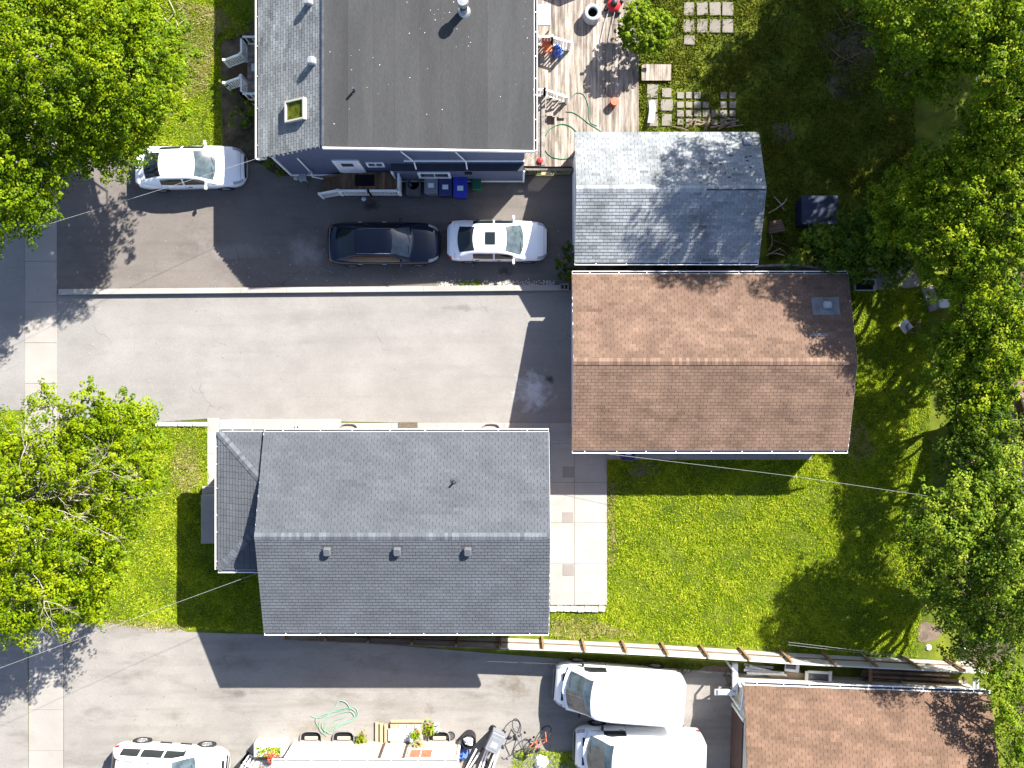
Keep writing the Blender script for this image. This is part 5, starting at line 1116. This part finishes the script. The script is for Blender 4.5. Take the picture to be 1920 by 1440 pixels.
c = at_deck(1150,195); t = thing('bucket', 'small red bucket with a brown lid on the deck boards', 'bucket', c); MB().lathe((0,0,0),[(0,0),(.15,0),(.19,.34),(.17,.34)],18).build('pail','plastic_red',t,local=True); MB().cyl((0.02,.02,.34),.18,.03,18).build('lid','terracotta',t,local=True)
c = at_deck(1012,308); MB().lathe((c[0],c[1],lz),[(0,0),(.12,0),(.14,.06),(.10,.12),(0,.14)],12).single('red_cap','plastic_red','small red object left on the raised landing','object')
t = thing('deck_table', 'pale grey table with rounded corners on the deck by the house wall', 'table', at_deck(1016,40)); MB().bevbox((0,0,.72),(.75,.95,.04),.03).build('tabletop','plastic_grey',t,local=True)
for sx_ in (-1,1):
    for sy_ in (-1,1): MB().bar((sx_*.32,sy_*.42,0),(sx_*.32,sy_*.42,.7),.04,.04,up=(0,1,0)).build('leg','steel',t,local=True)
def smooth(pts, n=8):
    P = [Vector(p) for p in pts]; out = []
    for i in range(len(P)-1):
        p0, p1, p2, p3 = P[max(i-1,0)], P[i], P[i+1], P[min(i+2,len(P)-1)]
        for k in range(n): 
            t_ = k/n; out.append(.5*((2*p1)+(p2-p0)*t_+(2*p0-5*p1+4*p2-p3)*t_*t_+(3*p1-p0-3*p2+p3)*t_**3))
    return out+[P[-1]]
hz_ = dz+.022
MB().tube(smooth([W(1022,258,hz_),W(1020,275,hz_),W(1032,292,hz_),W(1055,298,hz_),W(1082,292,hz_)]),.018,6).single('garden_hose','hose_green','dark green hose looping under the pale garage eave','hose')
MB().tube(smooth([W(1022,258,hz_),W(1030,243,hz_),W(1050,233,hz_),W(1068,236,hz_),W(1082,248,hz_)]),.018,6).single('garden_hose','hose_green','green hose arc beside the landing beam','hose')
MB().tube(smooth([W(1058,209,hz_),W(1075,211,hz_),W(1090,220,hz_),W(1105,232,hz_),W(1118,240,hz_),W(1132,250,hz_)]),.018,6).single('garden_hose','hose_green','green hose crossing the deck boards from the stair','hose')
MB().tube(smooth([W(1074,180,hz_),W(1082,174,hz_),W(1095,178,hz_),W(1103,198,hz_),W(1104,218,hz_),W(1108,230,hz_),W(1120,236,hz_)]),.014,6).single('garden_hose','hose_green','thin hose curving round the foot of the stair railing','hose')
wheelie('wheeled_bin','navy wheeled bin with white sticker under the brown garage eave',1178,846,.60,.82,1.0,'bin_navy',z=.055)
t = thing('shadow_umbrella','unseen round umbrella added for its shadow on the deck','umbrella',(3.75,20.0,dz)); MB().lathe((0,0,2.0),[(1.35,0),(1.30,.06),(.7,.32),(.06,.5),(0,.52)],8).build('canopy','brown_door',t,local=True); MB().cyl((0,0,0),.03,2.5,8).build('pole','steel',t,local=True); MB().cyl((0,0,0),.25,.07,16).build('base','concrete_grey',t,local=True)  # out of view, added to cast the curved shadow on the deck
# shaded yard
p = W(1537,394,1.0); t = thing('storage_box', 'large dark navy box with flat cover in the shaded yard', 'storage box', (p.x,p.y,0))
MB().bevbox((0,0,.48),(1.55,1.22,.96),.04).build('box_body','cover_navy',t,local=True); MB().bevbox((0,0,.99),(1.62,1.28,.08),.03).build('lid','cover_navy',t,local=True)
def sticks(name, label, cat, spots, m, r=(.015,.04), z=.05):
    c = W(*np.mean(np.array([s[:2] for s in spots]),axis=0)); t = thing(name, label, cat, c)
    for i, (x0,y0,x1,y1) in enumerate(spots):
        a = W(x0,y0); b = W(x1,y1); a.z = z+.03*(i % 4); b.z = z+.03*((i+2) % 4); rr = random.uniform(*r); MB().tube([a,a.lerp(b,.5)+Vector((random.gauss(0,.04),random.gauss(0,.04),.02)),b],[rr,rr*.9,rr*.7],6).build('stick',m if i % 3 else 'bark',t)
    return t
sticks('brush_pile','pile of cut branches and boards behind the pale garage','brush pile',[(1285,240,1302,224),(1300,240,1304,226),(1310,236,1340,228),(1340,214,1384,228),(1345,232,1378,224),(1330,240,1370,230),(1345,244,1385,226),(1290,228,1318,230),(1320,246,1330,214),(1360,240,1392,236),(1290,246,1260,238)],'bark',(.03,.07))
sticks('brush_pile','heap of pruned twigs in the dark end of the yard','brush pile',[(1560,60,1640,30),(1555,90,1600,120),(1570,120,1625,95),(1580,50,1560,15),(1600,60,1650,70),(1575,105,1560,130),(1590,40,1640,55),(1600,20,1570,45)],'old_lumber',(.010,.018))
sticks('brush_pile','scrap timber and twigs between navy box and pale garage','brush pile',[(1450,462,1482,485),(1440,400,1470,380),(1450,370,1470,395),(1445,450,1475,462),(1440,476,1470,480),(1436,480,1462,466),(1455,455,1490,470),(1465,385,1475,372),(1446,440,1440,470)],'bark_pale',(.02,.035))
sticks('brush_pile','dry twigs on the lawn corner of the blue house','brush pile',[(300,10,345,40),(310,45,345,15),(320,60,350,35),(330,5,360,40),(305,30,340,60),(318,2,335,50)],'bark_pale',(.01,.02))
p = W(1453,426); t = thing('brick_stack','small stack of weathered planks near the pale garage','planks',(p.x,p.y,0),rz=.2)
for k in range(5): MB().box((0,-.22+.11*k,.12+.02*(k%2)),(.75-.05*k,.10,.24)).build('plank','old_lumber',t,local=True)
t = thing('fallen_panel','curved grey plastic panel leaning off the deck edge','panel',W(1217,212)); 
MB().grid(lambda u,v: (-.12+.28*u+.10*math.sin(v*2.2), -.52+1.05*v, .30-.22*v+.03*math.sin(u*3.1)), 6, 9).build('sheet','plastic_grey',t,local=True,smooth=True)
p = W(1692,614); t = thing('white_chair_shell','white plastic seat shell lying beside a wire basket','seat',(p.x,p.y,0),rz=.8); MB().grid(lambda u,v: (-.24+.48*u,-.26+.52*v,.10+.26*abs(2*u-1)**3+.2*v**3),9,8).build('shell','plastic_white',t,local=True,smooth=True)
p = W(1708,612); t = thing('wire_basket','rusty wire basket on the shaded grass','basket',(p.x,p.y,0))
for k in range(5): MB().tube([(.30*math.cos(a),.30*math.sin(a),.05+.08*k) for a in [6.2832*i/14 for i in range(15)]],.012,5).build('hoop','old_lumber',t,local=True)
for k in range(8): MB().tube([(.30*math.cos(k*.785),.30*math.sin(k*.785),.03),(.30*math.cos(k*.785),.30*math.sin(k*.785),.40)],.010,5).build('upright','steel_dark',t,local=True)
p = W(1765,570); MB().bevbox((p.x,p.y,.20),(.40,.36,.40),.05).single('cooler_box','plastic_white','small white cooler under the hedge crown','cooler')
p = W(1743,560); MB().box((p.x,p.y,.12),(.50,1.1,.16),rz=.35).single('board_sheet','grey_wood','grey board leaning flat beside the hedge','board',tint=True)
for x, y, w_, h_ in ((1648,528,1.1,.8),(1700,525,1.1,.75)): 
    MB().prism(blob(x,y,24,16,18,.18),-.05,.03).single('concrete_piece','concrete_grey','worn concrete patch by the shaded lawn behind the brown garage','concrete','concrete patches behind the brown garage')
p = W(1620,533); t = thing('utility_tray','white framed dark tray beside the brown garage corner','tray',(p.x,p.y,0)); MB().bevbox((0,0,.10),(1.0,.62,.2),.03).build('frame','plastic_grey',t,local=True); MB().box((-.05,-.05,.205),(.75,.42,.02)).build('well','mat_black',t,local=True); MB().lathe((.25,.02,.22),[(0,.06),(.13,.05),(.15,0)],14).build('cap','black_plastic',t,local=True)
t = thing('leaning_board','bleached board leaning along the rail fence','board',W(1685,508)); MB().bar(W(1655,514,.1),W(1712,503,.4),.5,.04).build('plank','grey_wood',t,tint=True)
for px in (1741,1805):
    p = W(px,1214); MB().lathe((p.x,p.y,.0),[(0,.10),(.10,.08),(.14,.0)],10).single('path_light','plastic_white','small round pale path light at the back lawn end of the fence','path light','path lights by the white fence')
t = thing('metal_frame','thin white metal frame standing under the tall trees','frame',W(1830,150)); 
for a,b in (((1829,80,1.5),(1829,120,1.5)),((1833,120,1.5),(1815,135,1.5)),((1829,80,1.5),(1831,150,1.5)),((1820,132,1.4),(1832,118,1.4)),((1829,80,0),(1829,80,1.5)),((1831,150,0),(1831,150,1.5))): MB().tube([W(*a),W(*b)],.018,5).build('bar','white_metal',t)
# ------------------------------------------------------------------ house at the bottom edge
ho = thing('beige_house','beige sided house with pale roof at the end of the front driveway','house',(-6.0,-19.5,0))
bx0_, bx1_ = W(556,0).x, W(862,0).x; by1 = W(0,1389).y; bh = 2.75
MB().prism([(bx0_,by1),(bx1_,by1),(bx1_,by1-8),(bx0_,by1-8)],0,bh).build('wall','beige_siding',ho)
for k in range(9): MB().bar((bx0_-.012,by1+.010,.22+k*.29),(bx1_+.012,by1+.010,.22+k*.29),.016,.012).build('siding_lap','beige_siding',ho)
d = [(bx0_-.4,by1+.12,bh+.0),(bx1_+.05,by1+.12,bh+.0),(bx1_+.05,by1-4,bh+1.1),(bx0_-.4,by1-4,bh+1.1),(bx1_+.05,by1-8.2,bh),(bx0_-.4,by1-8.2,bh)]; b = [(x,y,z-.1) for x,y,z in d]
MB().add(d+b,[(0,1,2,3),(3,2,4,5),(7,6,9,8),(8,9,11,10),(0,6,7,1),(5,4,10,11),(1,7,8,2),(2,8,10,4),(0,3,9,6),(3,5,11,9)]).build('roof','pale_roof',ho)
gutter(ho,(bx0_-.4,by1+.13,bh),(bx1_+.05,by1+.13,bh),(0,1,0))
for x in (bx0_-.02,bx1_+.02): MB().bar((x,by1+.02,0),(x,by1+.02,bh-.1),.10,.06,up=(0,1,0)).build('corner_trim','white_paint',ho)
xd = W(745,0).x; zd = .42
df = MB(); 
for s in (-1,1): df.bar((xd+s*.50,by1+.04,zd),(xd+s*.50,by1+.04,zd+2.1),.09,.08,up=(0,1,0))
df.bar((xd-.55,by1+.04,zd+2.14),(xd+.55,by1+.04,zd+2.14),.08,.09); df = df.build('door_frame','brown_door',ho)
dr_ = MB().box((xd,by1+.03,zd+1.04),(.90,.05,2.06)).build('door','white_paint',ho)
for i in range(4): MB().box((xd-.25+.05*i,by1+.062,zd+1.75),(.03,.012,.16)).build('house_number','trim_black',dr_)
window(ho,(W(795,0).x,by1,1.55),.95,.9,(0,1,0),glass='terracotta')
for px, lab in ((584,'window well below the beige wall, next to the flower box'),(645,'window well below the beige wall, next to the coiled hose'),(824,'window well below the beige wall, past the entrance steps')): 
    window_well(px,1387,.95,lab)
es = thing('entrance_steps','timber entrance platform with side steps at the beige house','steps',W(750,1372))
MB().prism(poly((733,1352),(794,1352),(794,1391),(733,1391)),.02,.36).build('frame','new_lumber',es)
for k in range(4): MB().box(W(733+0,0).x*Vector((1,0,0))+Vector((.2+.36*k,W(0,1371.5).y,.38)),(.34,.92,.035)).build('platform_board','stone_grey' if k else 'new_lumber',es)
for k in range(3): MB().box((W(731,0).x-.12-.22*k,W(0,1371.5).y,.30-.10*k),(.16,.92,.06)).build('tread','new_lumber',es)
MB().bar(W(733,1352,.40),W(795,1352,.40),.10,.10).build('edge_beam','new_lumber',es)
p = W(748,1378,.42); MB().box((p.x,p.y,.408),(.95,.55,.02)).single('doormat','plastic_grey','dark grey doormat on the entrance platform of the beige house','doormat')
def pot(px, py, z, label, lm='leaf_shrub', r=.16, h=.25, m='terracotta', n=90, sp=.2):
    p = W(px,py); t = thing('plant_pot',label,'potted plant',(p.x,p.y,z)); MB().lathe((0,0,0),[(0,0),(r*.7,0),(r,h),(r*.85,h),(r*.8,h-.04),(0,h-.04)],14).build('pot',m,t,local=True)
    cen = rng.normal(size=(n,3))*np.array([sp*.5,sp*.5,.08])+np.array([p.x,p.y,z+h+.08]); leaves('foliage',cen,rng.normal(size=(n,3))*.5+np.array([0,0,1.]),rng.uniform(.08,.16,n),rng.uniform(.3,.95,n),lm,t); return t
pot(679,1380,.02,'small green plant in a pot by the coiled hose'); pot(783,1367,.40,'round green plant on the entrance platform'); pot(786,1388,.40,'yellow green plant by the white door',lm='grass_dry'); pot(805,1362,.02,'pale variegated plant past the entrance steps',lm='leaf_silver',sp=.34,n=130)
c = W(773,1382,.40); crumple((c.x,c.y,.40),(.16,.22),.4,seed=8).single('shopping_bag','plastic_white','white and black bag on the entrance platform','bag')
c = W(818,1362); MB().bevbox((c.x,c.y,.17),(.26,.40,.30),.04).single('plastic_crate','plastic_grey','light grey crate beside the variegated plant','crate')
c = W(845,1379); t = thing('loose_tyre','loose tyre lying by the last window well','tyre',(c.x,c.y,.02)); MB().lathe((0,0,.02),[(.16,0),(.19,-.015),(.20,.01),(.19,.035),(.16,.02)],22).build('tyre','rubber',t,local=True); MB().cyl((0,0,0),.15,.03,18).build('hub','steel_dark',t,local=True)
# front corner of that house: flower box, rail, flowers
fb = thing('flower_box','white planter box with yellow green plants on the beige house corner','planter',W(512,1400)); 
a0 = W(512,1393); MB().bevbox((a0.x,a0.y-.05,.35),(1.35,.62,.70),.02).build('box','white_paint',fb); n = 220
cen = np.array([a0.x,a0.y-.12,.74])+rng.uniform(-1,1,size=(n,3))*np.array([.56,.22,.04]); leaves('foliage',cen,rng.normal(size=(n,3))*.5+np.array([0,0,1.]),rng.uniform(.06,.13,n),rng.uniform(.2,.9,n),'grass',fb)
p = W(511,1422,.9); t = thing('flower_pot','pot of red flowers below the planter box','flowers',(p.x,p.y,0)); MB().lathe((0,0,0),[(0,0),(.16,0),(.20,.62),(.16,.62),(.14,.58),(0,.58)],14).build('pot','terracotta',t,local=True)
n = 110; cen = np.array([p.x,p.y,.80])+rng.normal(size=(n,3))*np.array([.15,.12,.07]); leaves('blossom',cen,rng.normal(size=(n,3))*.5+np.array([0,0,1.]),rng.uniform(.06,.11,n),rng.uniform(.2,.9,n),'flower_red',t)
pr_ = thing('porch_rail','white porch railing at the bottom house corner','railing',W(478,1440)); railing(pr_,W(466,1412,.02),W(466,1470,.02),1.0,5); railing(pr_,W(466,1412,.02),W(488,1424,.02),1.0,4)
MB().prism(poly((470,1420),(540,1420),(540,1520),(470,1520)),.02,.30).single('porch_slab','concrete_white','concrete porch slab at the bottom house corner','slab')
hs = []; 
for k in range(5):
    o_ = k*1.5; hs += [(548+22*k%7,1370-o_),(560,1362-o_),(600+o_,1352-o_),(632+o_,1340+o_),(660-o_,1333+k*3),(668-o_,1345+k*2),(650,1358+o_),(610,1372-o_*.5),(585+o_,1366-o_),(580,1352-o_)]
hs = [(582,1342),(600,1346),(630,1332),(655,1328),(668,1338),(662,1350),(640,1358),(612,1372),(604,1356),(625,1342),(655,1334),(664,1344),(648,1353),(620,1364),(606,1375),(598,1358),(618,1338),(628,1326),(636,1314),(650,1318),(656,1334),(646,1345),(625,1352),(608,1366),(622,1376),(634,1362),(660,1352),(671,1340),(664,1326),(640,1332),(606,1340),(592,1350),(600,1368),(612,1380)]
MB().tube(smooth([W(x,y,.04+.012*(i%4)) for i,(x,y) in enumerate(hs)],7),.014,6).single('garden_hose','hose_pale','tangled pale green hose on the front driveway','hose')
# clutter between that house and the vans
wheelie('wheeled_bin','tilted grey wheeled bin with white stickers beside scrap poles',928,1394,.62,.86,1.0,'bin_grey',rz=-.45,z=.02)
c = W(880,1380); t = thing('black_barrel','open black barrel with white sacks by the house corner','barrel',(c.x,c.y,.02)); MB().lathe((0,0,0),[(0,.02),(.30,0),(.33,.7),(.30,.7),(.29,.5),(0,.45)],18).build('drum','black_plastic',t,local=True); crumple((0,0,.46),(.24,.24),.32,seed=5).build('sack','plastic_white',t,local=True)
c = W(868,1410); crumple((c.x,c.y,.02),(.28,.36),.5,seed=9).single('blue_tarp','plastic_blue','crumpled blue tarp against the house corner','tarp')
for k in range(9):
    a = W(862+7*k+random.uniform(-3,3),1448+random.uniform(-4,8)); b_ = W(888+6*k,1396+random.uniform(-6,8)); 
    MB().bar(Vector((a.x,a.y,.10+.05*(k%3))),Vector((b_.x,b_.y,.35+.10*(k%4))),.07,.05).single('scrap_pole','white_metal' if k % 3 else 'black_plastic','long scrap trim leaning in the pile beside the beige house','pole','scrap trim piled beside the beige house')
c = W(915,1432); crumple((c.x,c.y,.0),(.3,.3),.3,seed=12).single('rubbish_heap','steel_dark','dark rubbish heap under the scrap trim','rubbish')
def bicycle(px, py, rz, m, label):
    p = W(px,py); t = thing('bicycle',label,'bicycle',(p.x,p.y,.02),rz=rz); up = .30
    for x in (-.50,.50):
        wh = MB().tube([(x+.31*math.cos(a),0,.33+.31*math.sin(a)) for a in [6.2832*i/20 for i in range(21)]],.020,6).build('wheel','rubber',t,local=True)
        for k in range(6): MB().tube([(x,0,.33),(x+.30*math.cos(k*1.047),0,.33+.30*math.sin(k*1.047))],.004,4).build('spoke','steel',wh,local=True)
    fr_ = MB(); 
    for a,b in (((-.50,0,.33),(-.05,0,.30)),((-.05,0,.30),(-.18,0,.78)),((-.18,0,.72),(.36,0,.74)),((-.05,0,.30),(.38,0,.68)),((-.50,0,.33),(-.18,0,.70)),((.34,0,.82),(.50,0,.33))): fr_.tube([a,b],.020,6)
    fr_.build('frame',m,t,local=True); MB().bevbox((-.20,0,.82),(.26,.15,.06),.03).build('saddle','black_plastic',t,local=True)
    MB().tube([(.22,-.30,.92),(.36,-.24,.90),(.35,0,.88),(.36,.24,.90),(.22,.30,.92)],.016,6).build('handlebar','black_plastic',t,local=True)
    for s in (-1,1): MB().box((-.05,s*.12,.28-s*.1),(.10,.09,.03)).build('pedal','black_plastic',t,local=True)
    for o in t.children: pass
    return t
bk = bicycle(984,1372,-.9,'steel_dark','dark bicycle on the edge of the grass tuft'); bk.rotation_euler = (.5,0,-1.1)
bk2 = bicycle(1003,1378,.8,'plastic_orange','bicycle with orange frame beside the vans'); bk2.rotation_euler = (.45,0,.75)
c = W(1014,1428); crumple((c.x,c.y,.02),(.3,.34),.28,n=9,seed=21).single('plastic_sheet','plastic_white','crumpled white plastic sheet on the grass tuft','sheet')
c = W(955,1383); MB().lathe((c.x,c.y,.015),[(0,.02),(.10,.02),(.12,0)],10).single('drain_cover','steel_dark','small dark cover on the paving beside the bicycles','cover')
# ------------------------------------------------------------------ lumber between fence and garage
def plank(x0,y0,x1,y1,z,w,h,m,lab,grp,nm='timber_plank',cat='plank'):
    MB().bar(W(x0,y0,z),W(x1,y1,z+.02),w,h).single(nm,m,lab,cat,grp,tint=(m == 'grey_wood'))
for k,(x0,y0,x1,y1) in enumerate([(1395,1246,1450,1252),(1398,1251,1462,1262),(1395,1256,1470,1262),(1400,1262,1465,1264),(1398,1267,1462,1260),(1392,1271,1440,1274),(1405,1249,1475,1266),(1398,1275,1455,1277)]):
    plank(x0,y0,x1,y1,.35+.13*(k%4),.10,.06,'plastic_white' if k%3 else 'steel','pale trim length lying between white fence and tan garage','trim lengths beside the tan garage','trim_length','trim')
for k,(x0,y0,x1,y1) in enumerate([(1440,1265,1510,1271),(1445,1270,1515,1276),(1450,1261,1512,1266)]): plank(x0,y0,x1,y1,.5,.16,.10,'new_lumber','new beam next to the old window frame','new beams behind the fence')
t = thing('window_frame','old white window sash lying on the timber by the tan garage','window',W(1535,1268)); 
a_, b_ = W(1509,1258,.75), W(1560,1281,.75); cx_, cy_ = (a_.x+b_.x)/2, (a_.y+b_.y)/2
for sx_ in (-1,1): MB().box((cx_+sx_*.52,cy_,.74),(.14,.52,.06),rz=-.06).build('stile','white_paint',t)
for sy_ in (-1,1): MB().box((cx_,cy_+sy_*.21,.74),(.92,.11,.055),rz=-.06).build('rail','white_paint',t)
MB().box((cx_,cy_,.73),(.9,.34,.02),rz=-.06).build('pane','window_glass',t); MB().box((cx_,cy_,.70),(1.2,.44,.02),rz=-.06).build('backing','old_lumber',t)
t = thing('door_panel','white framed dark pane propped behind the board fence','pane',W(1485,1252)); MB().box(W(1485,1252,.9),(.62,.36,.05),rz=-.1).build('frame','plastic_white',t); MB().box(W(1483,1250,.94),(.44,.2,.03),rz=-.1).build('pane','window_glass',t); MB().box(W(1485,1254,.44),(.5,.08,.86)).build('prop','old_lumber',t)
for k in range(9):
    y = 1258+3.2*k; plank(1618+random.uniform(-6,10),y-6,1788+random.uniform(-25,10),y+2,.35+.12*(k%3),.13,.08,'old_lumber','brown plank in the stack along the tan garage','planks stacked along the tan garage')
for k in range(3): plank(1690,1281+3*k,1790,1287+3*k,.75,.14,.09,'new_lumber','fresh yellow plank on the stack along the tan garage','fresh planks along the tan garage')
plank(1632,1253,1632,1280,.85,.14,.10,'post_wood','short brown beam laid across the plank stack',None)
t = thing('pallet_scrap','broken timber pieces at the end of the plank stack','scrap',W(1812,1285))
for k in range(6): a = random.random()*3; MB().box(W(1806+random.uniform(-10,10),1284+random.uniform(-7,7),.15+.08*k),(.5,.09,.05),rz=a).build('piece','old_lumber',t)
for x in (1826,1833): plank(x,1272,x,1302,1.2,.10,.05,'plastic_grey','grey upright board by the hedge end of the tan garage','grey boards at the hedge end')
c = W(1368,1277); t = thing('scrap_pile','loose dark debris below the garage downpipe','debris',(c.x,c.y,0))
for k in range(14): MB().tube([(random.gauss(0,.25),random.gauss(0,.3),.04),(random.gauss(0,.3),random.gauss(0,.35),.14)],.02,5).build('stick','old_lumber' if k%3 else 'plastic_white',t,local=True)
t = thing('white_post','white post and trough beside the tan garage corner','trough',W(1350,1290)); MB().bar(W(1378,1244,.9),W(1378,1296,.9),.22,.2).build('upright_trough','plastic_white',t); MB().bar(W(1378,1298,.9),W(1340,1298,.9),.22,.2).build('cross_trough','plastic_white',t); 
for x,y in ((1376,1250),(1344,1298)): MB().bar(W(x,y,0),W(x,y,.85),.08,.08,up=(0,1,0)).build('leg','plastic_white',t)
# ------------------------------------------------------------------ overhead lines
def wire(name, label, pts, r=.014, m='wire_grey', sag=.25):
    P = [Vector(p) for p in pts]; out = []
    for i in range(len(P)-1):
        for k in range(12): f = k/12; out.append(P[i].lerp(P[i+1],f)-Vector((0,0,sag*4*f*(1-f))))
    MB().tube(out+[P[-1]],r,5).single(name,m,label,'wire')
wire('overhead_wire','service line running from the street to the blue house corner',[W(-200,505,6.5),(TX0+.1,TY,3.45)],.0065)
wire('overhead_wire','service line running from the street to the bungalow front wing',[W(-220,1335,6.5),(HX1-.5,HY0-.05,he)],.0065)
wire('overhead_wire','thin line strung from the brown garage eave over the lawn',[(3.6,-2.92,2.2),W(1480,892,3.2),W(1740,930,3.6)],.0065,sag=.08)
wire('overhead_wire','upper of two lines along the white board fence',[W(1478,1204,2.6),W(1850,1250,2.6)],.006,sag=.05); wire('overhead_wire','lower of two lines along the white board fence',[W(1478,1209,2.2),W(1850,1252,2.3)],.006,sag=.05)
wire('roof_cable','black cable hanging across the tan garage roof',[(17.8,-13.2,2.6),W(1840,1365,3.4),W(1910,1455,4.2)],.03,'wire_black',sag=.05)
# scattered small stones and leaves on the paving
mb = MB()
for k in range(420):
    reg = random.choice(((125,1060,310,538),(125,1060,555,785),(125,1040,1200,1400),(480,1060,430,538),(560,1060,480,540)))
    p = W(random.uniform(reg[0],reg[1]),random.uniform(reg[2],reg[3])); s = random.uniform(.008,.028); mb.box((p.x,p.y,.022+s*.3),(s*2,s*1.5,s),rz=random.random()*3)
o = mb.build('gravel_bits','stone_grey'); tag(o,'scattered grit and leaf bits on the driveways','grit',kind='stuff')
mb = MB()
for k in range(500):
    p = W(random.uniform(818,1040),random.gauss(533,3.5)); s = random.uniform(.01,.03); mb.box((p.x,p.y,.02+s*.3),(s*2,s*1.6,s),rz=random.random()*3)
o = mb.build('gravel','stone_pale'); tag(o,'strip of pale gravel along the kerb','gravel',kind='stuff')
